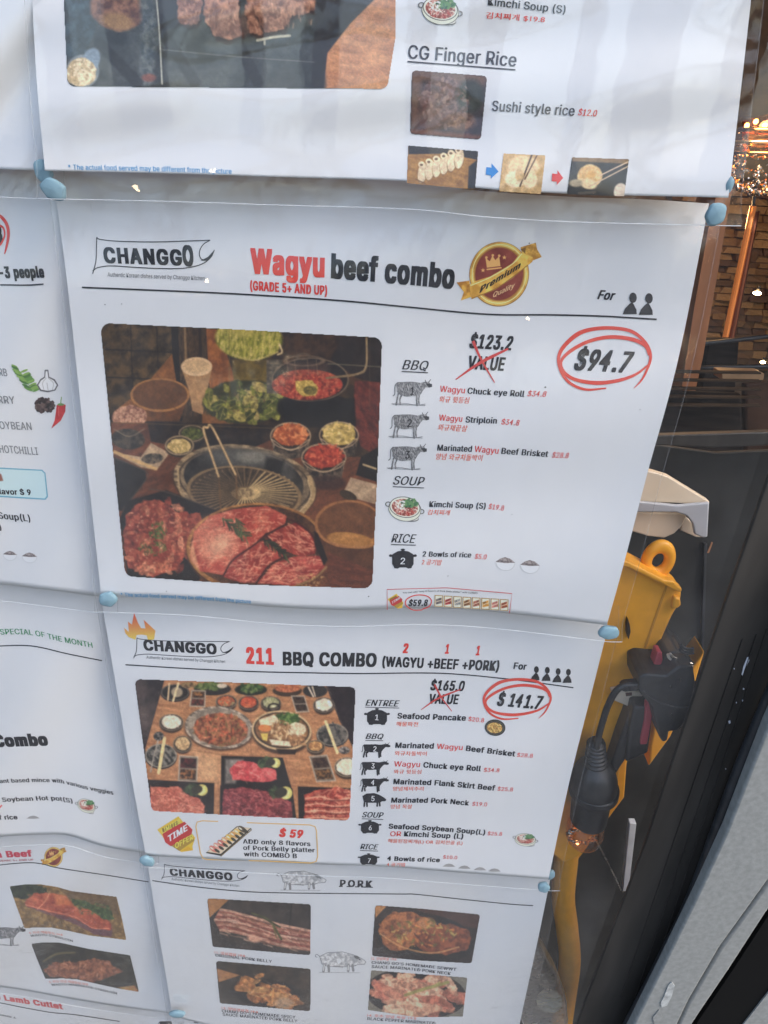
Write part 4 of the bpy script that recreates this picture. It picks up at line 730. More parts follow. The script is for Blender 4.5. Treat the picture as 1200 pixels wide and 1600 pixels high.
s.text('Authentic Korean dishes served by Changgo Kitchen', [(168, 432), (320, 438)], 6.6, (70, 76, 84), 0, .2, name='tagline')
s.ribbon('rule_line', [(128, 449), (300, 456), (400, 461), (535, 470), (640, 480), (760, 491), (860, 492), (940, 494), (1026, 499)], 2.6, BLACK)
s.text('Wagyu', [(392, 426), (507, 432)], 37, RED, .046, name='heading'); s.text('beef combo', [(517, 433), (600, 440), (709, 450)], 36, BLACK, .046, name='heading'); s.text('(GRADE 5+ AND UP)', [(391, 453), (511, 461)], 14, RED, .036)
s.raster('premium_medal', ic_medal(780, 428, 1)); s.text('Premium', [(749, 458), (813, 418)], 9.5, (40, 34, 26), .04, .2, name='medal_lettering'); s.text('Quality', [(770, 465), (804, 449)], 8, (210, 170, 130), .02, .2, name='medal_lettering', eps=-.0003)
s.text('For', [(933, 467), (960, 469)], 14, BLACK, .03, .25); ic_person(s, 973, 457, 995, 491, 8); ic_person(s, 998, 458, 1020, 492, 8)
s.text('$123.2', [(733, 543), (800, 547)], 21, BLACK, .038, .2, name='old_price'); s.text('VALUE', [(731, 576), (788, 579)], 20, BLACK, .038, .12, name='old_price')
s.ribbon('red_cross', [(712, 593), (750, 567), (794, 545)], [1.5, 4, 5, 3], (176, 66, 66), eps=-.00025); s.ribbon('red_cross', [(739, 533), (752, 562), (773, 598)], [5, 3.5, 3, 1.2], (176, 66, 66), eps=-.00028)
s.text('$94.7', [(896, 577), (985, 582)], 32, BLACK, .036, .22, name='price'); circled(s, P5)
for t, b, c_ in (('BBQ', [(628, 577), (669, 579)], 15), ('SOUP', [(614, 757), (663, 759)], 13.5), ('RICE', [(611, 847.5), (650, 848.5)], 13.5)): s.text(t, b, c_, BLACK, .012, .3, name='section_title', under=3.4)
for k, (X, Y, w) in enumerate(((611, 594, 64), (606.5, 645, 64), (604, 695, 63))): s.raster('cow_picture', ic_cow(X, Y, w, k, False))
for t, x, y in (('1', 641, 617), ('2', 636, 667), ('3', 633, 716.5)): s.text(t, [(x, y), (x + (7 if t != '1' else 5.5), y)], 12, (24, 26, 32), .02, 0, name='number', eps=-.0003)
for t, b, c_, co in (('Wagyu', [(687, 612), (726, 614.6)], 9.5, RED), ('Chuck eye Roll', [(730, 615), (819, 620)], 9.5, BLACK), ('$34.8', [(824, 619), (853, 620)], 8.5, RED), ('와규 윗등심', [(686, 627), (733, 629)], 9, ORG),
    ('Wagyu', [(685.5, 657), (722, 659)], 9.5, RED), ('Striploin', [(727, 660), (776, 662)], 9.5, BLACK), ('$34.8', [(783, 663), (811, 665)], 8.5, RED), ('와규채끝살', [(684, 671), (730, 673)], 9, ORG),
    ('Marinated', [(683, 704), (737, 706)], 9.5, BLACK), ('Wagyu', [(741, 706), (778.5, 709)], 9.5, RED), ('Beef Brisket', [(783, 709), (856, 714)], 9.5, BLACK), ('$28.8', [(862, 715), (888, 716)], 8.5, RED), ('양념 와규차돌박이', [(681, 716.5), (754, 719)], 9, ORG),
    ('Kimchi Soup (S)', [(670.5, 792), (758.5, 795)], 9, BLACK), ('$19.8', [(763, 795), (787, 798)], 8, RED), ('김치찌개', [(668, 803), (703, 804)], 7.5, ORG),
    ('2 Bowls of rice', [(660, 869.5), (736, 871)], 8, BLACK), ('$5.0', [(741.5, 873), (760, 874)], 7.5, RED), ('2 공기밥', [(658.5, 881), (690, 882)], 8, ORG)):
    s.text(t, b, c_, co, (.028 if co == BLACK else .010), .15 if co == ORG or t[0] == '$' else 0, name='menu_line')
s.raster('soup_picture', ic_soup(632.5, 793, 29)); s.raster('pot_icon', ic_pot(608, 857, 43)); s.text('2', [(625.5, 881.5), (632.5, 881.5)], 10, (210, 216, 222), .01, name='number', eps=-.0003)
s.raster('rice_bowl_picture', ic_bowl(789.5, 878, 31)); s.raster('rice_bowl_picture', ic_bowl(828, 882.5, 31))
s.raster('food_photo', pic_bbq()); s.text('* The actual food served may be different from the picture', [(189, 931.8), (290, 936), (392, 943)], 5.8, BLU, .006)
s.ribbon('promotion_box', [(605, 953), (605, 921), (698, 918.5), (800, 927.5), (796, 958)], 1.1, (176, 60, 66), sm=False)
s.raster('offer_badge', ic_burst(619, 939, .42)); s.text('TIME', [(612, 944), (626, 935)], 4, (232, 226, 222), .02, eps=-.0003, name='badge_lettering')
s.text('You can add "only 8 flavors of Pork Belly platter" with COMBO', [(629, 927.5), (680, 924.5), (746, 928)], 2.4, BLACK, .01); s.text('$59.8', [(638, 947), (668, 946.5)], 9.5, BLACK, .034, .15, name='price')
s.ribbon('red_circle', [(660, 953), (645, 953), (634, 945), (636, 936), (650, 930), (666, 931), (674, 938), (671, 947), (660, 952)], 1.6, (190, 66, 60), eps=-.00025)
cv = Cv(678, 926, 797, 960, 2.2)
for k in range(8):
    x0 = 679 + k * 14.6; y0 = 929.5 + k * .9; cv.poly([(x0, y0), (x0 + 13.4, y0 + .8), (x0 + 13, y0 + 19), (x0 - .3, y0 + 18.2)], (150, 130, 84)); cv.poly([(x0 + 1.5, y0 + 1.5), (x0 + 12, y0 + 2), (x0 + 11.6, y0 + 17.4), (x0 + 1, y0 + 17)], (222, 214, 200))
    m = [(110, 110, 112), (176, 70, 70), (150, 160, 160), (150, 110, 70), (170, 110, 90), (190, 140, 60), (196, 130, 120), (176, 90, 50)][k]; cv.poly([(x0 + 2, y0 + 7), (x0 + 11, y0 + 4), (x0 + 11.5, y0 + 13), (x0 + 2, y0 + 15)], tex(m, tuple(np.array(m) * .6), 3, 3, k), 1); cv.line([(x0 + 3, y0 + 11), (x0 + 11, y0 + 8)], 1.3, (226, 210, 190), .7)
s.raster('food_photo', cv)
wag = s
# 3. 211 BBQ combo
s = Sheet('combo', 'laminated menu sheet headed 211 BBQ COMBO with a flame over its logo, $141.7 circled',
    [(158, 902), (950, 952)], [(226, 1337), (340, 1343), (480, 1350), (600, 1354), (700, 1362), (858, 1374)], [(158, 934), (176, 1040), (203, 1200), (228, 1338)], [(949, 984), (925, 1080), (890, 1220), (857, 1374)],
    .017, .002, ((.0011, 1.3, .4, 2), (.0008, 2.6, 1.1, .5), (.0005, .5, 2.2, 0)), (9, 18, 6, 18))
P6 = lambda x, y: (150 + (172 + (x - 434) * .797) / 2.927, 900 + (282 + (y - 212) * .55 + (x - 434) * .018) / 2.927)
s.raster('flame_picture', ic_flame()); logo(s, P6, .95, True); s.text('CHANGGO', [(225, 1015.5), (339, 1022)], 15.5, BLACK, .045, name='logo_lettering')
s.text('Authentic Korean dishes served by Changgo Kitchen', [(228.6, 1029), (352, 1036)], 4.6, (70, 76, 84), 0, .2, name='tagline')
s.ribbon('rule_line', [(196, 1038.7), (300, 1045), (400, 1049.5), (470, 1051), (560, 1052.5), (687, 1052), (793, 1061), (896, 1074.5)], 1.8, BLACK)
s.text('211', [(385, 1036), (428, 1038)], 24, RED, .046, name='heading'); s.text('BBQ COMBO', [(442, 1039), (588, 1041.5)], 20, BLACK, .042, name='heading'); s.text('(WAGYU +BEEF +PORK)', [(597, 1041), (779, 1048)], 15, BLACK, .038, name='heading')
for t, x, y in (('2', 629, 1020), ('1', 695, 1021), ('1', 743, 1023.5)): s.text(t, [(x, y), (x + (8.5 if t == '2' else 6), y)], 14, RED, .05, .1, name='number')
s.text('For', [(802, 1045), (822, 1046.5)], 10, BLACK, .03)
for x, y in ((829, 1041), (846, 1042), (863, 1044), (879, 1045)): ic_person(s, x, y, x + 14, y + 22, 3)
s.text('$165.0', [(672, 1078), (725, 1079.5)], 15, BLACK, .036, .15, name='old_price'); s.text('VALUE', [(670, 1099), (716, 1100)], 14.5, BLACK, .038, .1, name='old_price')
s.ribbon('red_cross', [(658, 1109), (685, 1091), (720, 1077)], [1, 2.6, 3, 2], (176, 66, 66), eps=-.00025); s.ribbon('red_cross', [(679, 1069.5), (690, 1090), (706, 1111.5)], [3, 2.6, 2, 1], (176, 66, 66), eps=-.00028)
s.text('$ 141.7', [(776, 1102), (846, 1108)], 20, BLACK, .036, .2, name='price'); circled(s, lambda x, y: (756 + (x - 518) * .242, 1062 + (y - 519) * .215), w=3.4)
for t, b, c_ in (('ENTREE', [(571, 1102.5), (624, 1104)], 9.5), ('BBQ', [(571, 1154.5), (599, 1155)], 8.5), ('SOUP', [(565.6, 1277), (599, 1278)], 8.5), ('RICE', [(562.6, 1326.6), (591, 1327.5)], 8)): s.text(t, b, c_, BLACK, .02, .3, name='section_title', under=2.4)
s.raster('pot_icon', ic_pot(569, 1106, 40, .92)); s.raster('pot_icon', ic_pot(560, 1281, 36, .82)); s.raster('pot_icon', ic_pot(559, 1333, 34, .74))
for X, Y, w in ((562, 1161, 48), (559.5, 1188.5, 48), (559.5, 1214.5, 48)): s.raster('cow_picture', ic_cow(X, Y, w, 0, True, .76))
s.raster('pig_picture', ic_pig(562, 1238, 42, True, 1.1)); s.raster('pancake_picture', ic_pancake()); s.raster('soup_picture', ic_soup(821, 1311, 19, 10, 2.2, .8))
for t, x, y, h in (('1', 586, 1125, 8.5), ('2', 583, 1174, 8), ('3', 580, 1200.5, 8), ('4', 579.5, 1226.5, 8), ('5', 580, 1251.5, 8), ('6', 576, 1297, 7.5), ('7', 574.5, 1348, 7)): s.text(t, [(x, y), (x + h * .62, y + .4)], h, (214, 220, 226), .012, name='number', eps=-.0003)
for t, b, c_, co in (('Seafood Pancake', [(620.5, 1122.5), (727.6, 1126)], 8.5, BLACK), ('$20.8', [(731.5, 1126.5), (756, 1129)], 6.6, RED), ('해물파전', [(619, 1133.4), (653, 1134)], 6.5, ORG),
    ('Marinated', [(617.5, 1168.5), (677.5, 1169.5)], 8.2, BLACK), ('Wagyu', [(682, 1170), (722.5, 1172)], 8.2, RED), ('Beef Brisket', [(727.6, 1173), (804.4, 1182)], 8.2, BLACK), ('$28.8', [(807.4, 1182.6), (832, 1184)], 6.2, RED), ('와규차돌박이', [(616.6, 1179), (666.4, 1180)], 6.2, ORG),
    ('Wagyu', [(615.4, 1197.5), (656, 1198.5)], 8.2, RED), ('Chuck eye Roll', [(661, 1199), (751, 1205)], 8.2, BLACK), ('$34.8', [(755.5, 1206), (780, 1206.6)], 6, RED), ('와규 윗등심', [(615, 1207.8), (658, 1208)], 6, ORG),
    ('Marinated Flank Skirt Beef', [(614.5, 1225), (688, 1227.5), (773, 1235.4)], 8, BLACK), ('$25.8', [(777, 1235.4), (801, 1236.6)], 6, RED), ('양념제비추리', [(613.6, 1234.5), (661.6, 1234.5)], 6, ORG),
    ('Marinated Pork Neck', [(611, 1254), (679, 1254.5), (732.4, 1258.5)], 7.6, BLACK), ('$19.0', [(737.5, 1259), (760.6, 1260)], 6, RED), ('양념 목살', [(610, 1262.4), (643.6, 1262.4)], 6, ORG),
    ('Seafood Soybean Soup(L)', [(607, 1294.5), (680, 1298), (757.6, 1304.4)], 7.4, BLACK), ('$25.8', [(761.5, 1305), (784, 1306)], 5.6, RED), ('OR', [(609.4, 1306.5), (626.5, 1306.5)], 7.4, RED), ('Kimchi Soup (L)', [(631, 1306.5), (723.4, 1310.4)], 7.4, BLACK), ('해물된장찌개(L) OR 김치전골 (L)', [(606, 1315.5), (722.5, 1319)], 5.6, ORG),
    ('4 Bowls of rice', [(604.6, 1344.6), (687, 1347)], 6.6, BLACK), ('$10.0', [(692, 1341.6), (714, 1342.5)], 5, RED), ('4 공기밥', [(604, 1352.4), (633.4, 1352.8)], 5, ORG)):
    s.text(t, b, c_, co, (.03 if co == BLACK else .010), 0, name='menu_line')
for x, y in ((701.5, 1353), (725.5, 1356), (750, 1358.5), (772.6, 1360.5)): s.fill('rice_picture', [(x - 10, y + 1), (x - 5, y - 2.5), (x, y - 3.6), (x + 5, y - 2.6), (x + 10, y + 1.4), (x, y + 1.6)], (140, 146, 150))
s.raster('food_photo', pic_table())
s.raster('offer_badge', ic_burst(277.7, 1302.7, 1)); s.text('LIMITED', [(253, 1303), (282, 1286)], 7, (226, 200, 96), .03, name='badge_lettering', eps=-.0003); s.text('TIME', [(263, 1316), (293, 1297)], 9.5, (226, 226, 222), .035, name='badge_lettering', eps=-.0003); s.text('OFFER', [(274, 1326), (302, 1311)], 8, (222, 196, 90), .03, name='badge_lettering', eps=-.0003)
s.ribbon('promotion_box', [(323, 1343), (317, 1341), (313, 1333), (306, 1292), (308, 1284.5), (316, 1282.5), (400, 1286), (484, 1289), (492, 1291.5), (494.5, 1298), (496.5, 1338), (494, 1346), (486, 1348.5), (400, 1345), (323, 1343)], 1.6, (206, 172, 110), sm=False)
s.text('$ 59', [(436, 1307), (474, 1309.5)], 12, RED, .045, .25, name='price')
for t, b in (('ADD only 8 flavors', [(379.6, 1318), (485, 1322)]), ('of Pork Belly platter', [(380, 1327.8), (492, 1332)]), ('with COMBO B', [(381, 1337.7), (464, 1341)])): s.text(t, b, 7, BLACK, .026)
s.raster('platter_picture', ic_platter())
# 4. pork
s = Sheet('pork', 'laminated menu sheet headed PORK with pig drawings, lowest in the middle column',
    [(230, 1312), (859, 1352)], [(255, 1584), (345, 1606), (560, 1650), (810, 1670)], [(229, 1338), (245, 1440), (262, 1540), (280, 1660)], [(859, 1378), (838, 1480), (812, 1600), (800, 1670)],
    .013, .006, ((.0018, 1.2, .5, 1), (.0012, 2.4, 1.2, 0)), (8, 16, 6, 14), fm=film_wrinkled)
P7 = lambda x, y: (200 + (150 + (x - 434) * .675) / 2.857, 1260 + (257 + (y - 212) * .4 + (x - 434) * .045) / 2.857)
logo(s, P7, .8, True); s.text('CHANGGO', [(265.8, 1367.5), (363.5, 1375.5)], 11, BLACK, .045, name='logo_lettering', space=1.05); s.text('Authentic Korean dishes served by Changgo Kitchen', [(268, 1375), (374, 1386)], 3.6, (80, 86, 94), 0, .2, name='tagline')
s.raster('pig_picture', ic_pig(432, 1360, 78, False, .8)); s.raster('pig_picture', ic_pig(492, 1486, 80, False, .85))
s.text('PORK', [(531, 1385), (581, 1386.5)], 10, BLACK, .035, name='heading', space=1.25)
for x, y in ((531, 1385), (543, 1385.3), (556, 1385.7), (566, 1386), (571, 1386.1), (578, 1386.3)): s.ribbon('heading_serif', [(x - 1.5, y), (x + 4.5, y + .1)], 1.5, BLACK); 
s.ribbon('rule_line', [(238, 1376), (300, 1385), (382, 1393), (458, 1395.4), (620, 1397), (650, 1397.5), (730, 1406), (800, 1413), (833, 1415)], 1.4, BLACK)
O8 = (300, 1380); Z8 = 2.4
s.raster('food_photo', small_pic((322, 1402, 488, 1495), O8, Z8, [(57, 57), (445, 80), (443, 270), (78, 238)], 9, tex((62, 60, 60), (44, 42, 44), 30, 2, 3), dA)); s.raster('food_photo', small_pic((578, 1412, 752, 1508), O8, Z8, [(688, 83), (880, 98), (1080, 118), (1048, 300), (860, 290), (675, 272)], 9, tex((50, 46, 48), (34, 30, 32), 30, 2, 3), dB))
s.raster('food_photo', small_pic((336, 1499, 488, 1582), O8, Z8, [(90, 292), (445, 322), (443, 480), (105, 450)], 9, tex((66, 60, 54), (44, 42, 40), 30, 2, 3), dC)); s.raster('food_photo', small_pic((572, 1512, 734, 1592), O8, Z8, [(672, 327), (1032, 355), (1015, 500), (840, 502), (660, 475)], 4, (110, 114, 114), dD))
for t, b, h, co in (('11. 생삼겹살 19.8', [(335.5, 1489), (383, 1495)], 4.2, ORG), ('ORIGINAL PORK BELLY', [(336.7, 1494.6), (425, 1504.5)], 4.4, BLACK), ('12. 양념목살 19.8', [(580.4, 1499), (619, 1500)], 4.2, ORG), ("CHANG GO'S HOMEMADE SEWWT", [(580.4, 1506), (630, 1508.5), (712.5, 1517)], 4.4, BLACK), ('SAUCE MARINATED PORK NECK', [(580.4, 1512.5), (630, 1515), (704, 1523.5)], 4.4, BLACK),
    ('13. 양념생삼겹 19.8', [(346.7, 1576), (403, 1583)], 4.2, ORG), ("CHANG GO'S HOMEMADE SPICY", [(346.7, 1581.7), (461.7, 1591.7)], 4.4, BLACK), ('SAUCE MARINATED PORK BELLY', [(348, 1587), (464.6, 1597.5)], 4.4, BLACK), ('14. 후추 양념 목살 19.8', [(573.8, 1587.5), (650, 1592.5)], 4.2, ORG), ('BLACK PEPPER MARINATED', [(573.8, 1593.5), (680, 1601)], 4.4, BLACK)): s.text(t, b, h, co, .016 if co == BLACK else 0, name='caption')
# 5-9 left column and bottom
s = Sheet('left_top', 'blank lower margin of a laminated sheet at the upper left edge', [(-160, -60), (60, -60)], [(-160, 256), (0, 264), (74, 267)], [(-150, -60), (-130, 270)], [(72, -60), (80, 134), (92, 268)], .021, .009, ((.002, .6, .9, 1), (.0012, 1.6, 1.7, 0)), (8, 8, 8, 44), grid=(50, 60))
s = Sheet('left_middle', 'laminated menu sheet listing HOTCHILLI beside herb drawings, at the left edge', [(-160, 240), (88, 252)], [(-160, 900), (0, 913), (60, 920), (157, 932)], [(-160, 260), (-120, 940)], [(104, 284), (126, 450), (153, 700), (180, 932)], .025, .010, ((.0016, .5, .9, 1), (.001, 1.6, 1.7, 0)), (8, 4, 6, 26), grid=(60, 80))
s.text('-3 people', [(0, 434), (70, 433)], 17, BLACK, .055, name='heading'); s.ribbon('underline', [(0, 445), (40, 445.5), (68, 444)], 2.4, (50, 56, 66)); s.text('8', [(-8, 379), (6, 380)], 30, BLACK, .06, .15, name='price')
s.ribbon('red_circle', [(-8, 333), (3, 340), (11, 352), (13, 368), (10, 386), (7, 397)], [4, 5, 5, 4.5, 3.5, 1.5], (190, 66, 66)); s.ribbon('red_circle', [(-4, 351), (5, 356), (7, 368), (2, 380), (-4, 385)], [4, 3, 2.5, 3, 4], (190, 66, 66), eps=-.00026)
for t, b in (('RB', [(-1, 587), (12, 588)]), ('RRY', [(-2, 630), (24, 631)]), ('OYBEAN', [(0, 670), (50, 672)]), ('HOTCHILLI', [(0, 707), (60, 711)])): s.text(t, b, 12, GRY, .012, name='menu_line')
s.raster('herb_picture', ic_herbs()); cv = Cv(-6, 728, 78, 784, 2); cv.poly([(-10, 730), (66, 734), (71, 739), (75, 776), (71, 781), (-10, 776)], (84, 150, 178), 1.5); cv.poly([(-10, 732), (65, 735.6), (69.5, 740), (73, 775), (70, 779), (-10, 774)], (176, 206, 216), 1); cv.poly([(-6, 738), (2, 741), (5, 751), (-6, 753)], (130, 90, 80), 2); s.raster('flavour_box', cv)
s.text('lavor $ 9', [(0, 772), (49, 773.5)], 8.5, BLACK, .03, eps=-.0003, name='menu_line'); s.text('Soup(L)', [(-2, 810), (48, 815)], 10.5, BLACK, .022, name='menu_line'); s.text(')', [(-1, 827), (3, 829)], 10, BLACK, .02, name='menu_line')
s.raster('rice_bowl_picture', ic_bowl(15.5, 866, 22)); s.raster('rice_bowl_picture', ic_bowl(46, 869, 24))
s = Sheet('special', 'laminated sheet with SPECIAL OF THE MONTH in green, at the left edge', [(-160, 872), (160, 898)], [(-160, 1320), (0, 1307.5), (77, 1304), (112, 1306.8), (163, 1322.7), (224, 1333)], [(-130, 900), (-60, 1340)], [(180, 934), (200, 1060), (225, 1200), (244, 1334)], .025, .010, ((.0022, .8, .5, 1.2), (.001, 1.8, 1.7, 0)), (8, 4, 6, 16), grid=(70, 70))
s.text('SPECIAL OF THE MONTH', [(1, 991.5), (32, 991), (60, 994), (88, 1001), (145, 1012.5)], 8.6, GRN, .012, name='heading'); s.ribbon('rule_line', [(-4, 1009.5), (36, 1008.5), (64, 1011.7), (106, 1021.7), (159.4, 1032.3)], 1.7, (30, 34, 44))
s.text('Combo', [(-9, 1166.6), (76, 1164)], 18, BLACK, .06, name='heading'); s.text('ant based mince with various veggies', [(0, 1223.6), (50, 1222), (85, 1222.5), (106, 1226), (138, 1234), (177.5, 1242)], 6.6, BLACK, .026, name='menu_line')
s.text('Soybean Hot pot(S)', [(4, 1253), (53, 1251), (85, 1250.5), (114, 1255)], 7, BLACK, .028, name='menu_line'); s.text('f rice', [(-1, 1280.6), (28, 1280)], 6.8, BLACK, .03, name='menu_line'); s.raster('soup_picture', ic_soup(135, 1258, 17, 30, 2.2, .9)); s.fill('rice_picture', [(41, 1279), (47, 1275.5), (52, 1274.5), (57, 1275.5), (62, 1278.6), (52, 1279.5)], (140, 146, 150)); s.ribbon('price', [(-2, 1264), (3, 1258)], 2, RED)
s = Sheet('wagyu_cuts', 'wrinkled laminated sheet with two steak photos captioned WAGYU STRIPLOIN, lower left', [(-160, 1262), (226, 1298)], [(-160, 1530), (0, 1542), (140, 1566), (268, 1584)], [(-100, 1280), (-80, 1600)], [(246, 1336), (264, 1440), (290, 1584)], .020, .012, ((.003, .9, .5, 1.5), (.0015, 2.1, 1.7, 0)), (8, 4, 6, 10), fm=film_wrinkled, grid=(70, 60))
s.text('n Beef', [(-6, 1340), (51, 1338)], 9.5, (176, 60, 80), .05, name='heading'); s.text('GRADE 5+ AND UP', [(-2, 1346.5), (52.5, 1344.5)], 2.8, (150, 60, 70), .02, name='caption'); s.raster('premium_medal', ic_medal(83.5, 1339, .31))
s.ribbon('rule_line', [(-4, 1352), (20, 1349.5), (46.7, 1348), (66, 1350), (93, 1356.5), (163, 1367), (232, 1378)], 1.4, BLACK)
O7 = (0, 1290); Z7 = 4.286
s.raster('food_photo', small_pic((10, 1376, 202, 1474), O7, Z7, [(65, 408), (170, 395), (280, 396), (380, 412), (480, 440), (780, 478), (815, 620), (845, 765), (600, 735), (440, 700), (350, 683), (250, 680), (165, 687), (115, 550)], 6, (130, 110, 74), dE, 1.2)); s.raster('food_photo', small_pic((44, 1466, 222, 1554), O7, Z7, [(210, 792), (300, 783), (400, 785), (600, 828), (870, 870), (900, 990), (930, 1112), (800, 1092), (700, 1070), (520, 1030), (420, 1022), (305, 1026), (255, 910)], 6, (44, 46, 40), dF, 1.2))
for t, b, co in (('4. 와규 채끝등심 34.8', [(45.5, 1458.5), (70, 1457.5), (98, 1461.5)], ORG), ('WAGYU STRIPLOIN', [(48, 1464), (75, 1463), (114, 1472)], BLACK), ('5. 와규 양념 채끝등심 30.8', [(77, 1535), (105, 1534.5), (137.7, 1539)], ORG), ('WAGYU MARINATED STRIPLOIN', [(80.5, 1540.5), (120, 1541), (183, 1554)], BLACK)): s.text(t, b, 3.6, co, .016 if co == BLACK else 0, name='caption')
s.raster('cow_picture', ic_cow(-22, 1447, 62, 0, False, .8))
s = Sheet('lamb', 'crumpled laminated sheet headed Lamb Cutlet in red, bottom left corner', [(-160, 1500), (0, 1512), (140, 1536), (262, 1552)], [(-160, 1700), (300, 1700)], [(-100, 1520), (-80, 1700)], [(280, 1578), (300, 1700)], .024, .014, ((.003, 1.1, .8, .5), (.0015, 2.1, 1.2, 0)), (8, 4, 6, 10), fm=film_wrinkled, grid=(70, 40))
s.text('& Lamb Cutlet', [(-8, 1560.5), (40, 1568), (99, 1577)], 8.5, (180, 80, 84), .05, name='heading'); s.ribbon('rule_line', [(-4, 1566), (40, 1575), (80, 1582), (117, 1585.5), (187, 1596)], 1.3, BLACK); s.text('GRADE A', [(0, 1587), (25, 1592)], 3, BLACK, .02, name='caption')
s.raster('cow_picture', ic_cow(244, 1594, 40, 0, True, .8))
s = Sheet('below_pork', 'laminated sheet under the PORK sheet, only its top margin in view at the bottom edge', [(262, 1552), (420, 1570), (800, 1614)], [(270, 1740), (800, 1760)], [(262, 1570), (300, 1740)], [(815, 1590), (790, 1760)], .022, .014, ((.002, 1.1, .8, .5),), (8, 8, 6, 10), fm=film_wrinkled, grid=(70, 30))
s.text('D', [(303, 1598), (311, 1599)], 8, BLACK, .05, name='heading')
def specks(s, pts):
    for x, y, r in pts: s.fill('speck', [(x + r * math.cos(a) * 1.2, y + r * math.sin(a)) for a in (0, 1.1, 2.3, 3.4, 4.5, 5.4)], (60, 58, 56), -.0003)
specks(wag, [(260, 984 - 60, .7), (164, 476, .9), (190, 475, .8), (852, 605, 1.3), (827, 380, 1), (618, 839, .9), (800, 804, .7), (576, 932, 1), (1000, 640, .7), (700, 900, .7)])
# ------------------------------------------------------------------ blue tack
def lump(name, px, py, rx, ry, y, label, seed, flat=.45, parent=None, ax_=0):
    g = random.Random(seed); c = bpj(px, py, y); m = mpp(px, py, y); n = 22; k = 8; vs = []; fs = []
    U = bpj(px, py - 1, y) - c; U /= np.linalg.norm(U)
    # a squashed disc of putty: flat face on the glass, ragged rim
    rim = [1 + .09 * math.sin(i * 6.283 / n * 2 + seed) + .05 * math.sin(i * 6.283 / n * 5 + seed * 2) + g.uniform(-.03, .03) for i in range(n)]
    for j in range(k + 1):
        t = j / k; rr = math.sin(t * math.pi) ** .28 if 0 < t < 1 else 0.0
        yy = -math.cos(t * math.pi) * flat * .004
        for i in range(n):
            a = 6.283 * i / n; q = rr * rim[i]; vs.append((c[0] + rx * m * q * math.cos(a + ax_), c[1] + yy + g.uniform(-.00006, .00006), c[2] + ry * m * 1.15 * q * math.sin(a + ax_)))
    for j in range(k):
        for i in range(n): fs.append((j * n + i, j * n + (i + 1) % n, (j + 1) * n + (i + 1) % n, (j + 1) * n + i))
    o = mesh(name, vs, fs, tack, parent, True); o.data.validate()
    if parent is None: tag(o, label, 'blue tack', 'lumps of blue tack holding the sheets to the glass')
    return o
T = 'lump of blue tack '
for a in ((84, 296, 19, 14, -.0005, T + 'below the left end of the topmost sheet', 3), (68, 268, 15, 14, .004, T + 'smeared behind film, just above the lump at upper left', 4), (1118, 335, 17, 14, -.001, T + 'with scalloped edge at upper right corner of the Wagyu sheet', 5), (1138, 290, 7, 11, .003, T + 'thin and tall, beside the right edge of the topmost sheet', 6),
          (169, 936, 13.5, 12, -.002, 'round disc of blue tack at lower left corner of the Wagyu sheet', 7), (951, 988, 15.5, 12, -.001, 'pale disc of blue tack at lower right corner of the Wagyu sheet', 8), (230, 1345, 11, 9.5, -.001, T + 'above the logo of the PORK sheet', 9), (849.5, 1386, 10, 9, -.001, T + 'at the top right corner of the PORK sheet', 10),
          (277, 1584, 13, 6, -.001, T + 'at the bottom edge left of the PORK photos', 12)):
    lump('blue_tack', *a)
lump('blue_tack', 859, 1366, 9, 8, .006, T + 'half hidden behind film above the one at the PORK corner', 11)

# ------------------------------------------------------------------ window glass, frame and jamb
def prism(name, pts, y0, thick, m, parent=None, bevel=0, sm=False, seg=2):
    """outline in photo pixels on the plane at depth y0, extruded straight back"""
    P = bpj([p[0] for p in pts], [p[1] for p in pts], y0); bm = bmesh.new()
    a = [bm.verts.new(p) for p in P]; b = [bm.verts.new((p[0], p[1] + thick, p[2])) for p in P]; n = len(P)
    bm.faces.new(a); bm.faces.new(b[::-1])
    for i in range(n): bm.faces.new((a[i], b[i], b[(i + 1) % n], a[(i + 1) % n]))
    bmesh.ops.recalc_face_normals(bm, faces=bm.faces)
    if bevel:
        q = bmesh.ops.bevel(bm, geom=[e for e in bm.edges], offset=bevel, segments=seg + 1, profile=.5, affect='EDGES', clamp_overlap=True)
        for f in q['faces']: f.smooth = True
    me = bpy.data.meshes.new(name); bm.to_mesh(me); bm.free()
    return link(name, me, m, parent)
def box(name, c, s, m, parent=None, bevel=0, rz=0):
    bm = bmesh.new(); bmesh.ops.create_cube(bm, size=1); bmesh.ops.scale(bm, vec=s, verts=bm.verts); bmesh.ops.rotate(bm, cent=(0, 0, 0), matrix=Matrix.Rotation(rz, 3, 'Z'), verts=bm.verts); bmesh.ops.translate(bm, vec=c, verts=bm.verts)
    if bevel: bmesh.ops.bevel(bm, geom=list(bm.edges), offset=bevel, segments=2, affect='EDGES')
    me = bpy.data.meshes.new(name); bm.to_mesh(me); bm.free(); return link(name, me, m, parent)
def tube(name, pts, r, m, parent=None, n=12, sub=6, rr=None):
    """pts = (px, py, depth); r metres"""
    p = smooth_pts(pts, sub) if len(pts) > 2 else np.array([np.array(pts[0], float) * (1 - t) + np.array(pts[1], float) * t for t in np.linspace(0, 1, 8)]); P = np.array([bpj(a, b, c) for a, b, c in p]); vs = []; fs = []
    q = None if rr is None else np.interp(np.linspace(0, 1, len(P)), np.linspace(0, 1, len(rr)), rr)
    tube_verts(P, r, n, vs, fs, q); return mesh(name, vs, fs, m, parent, True)
black_plastic = grain(mat('black plastic', (.018, .019, .021), .42), 220, .25, .15, .0004)
dark_frame = grain(mat('dark painted frame', (.034, .030, .026), .5, Specular_IOR_Level=.35), 60, .35, .12, .0006, stretch=(1, 1, .15))
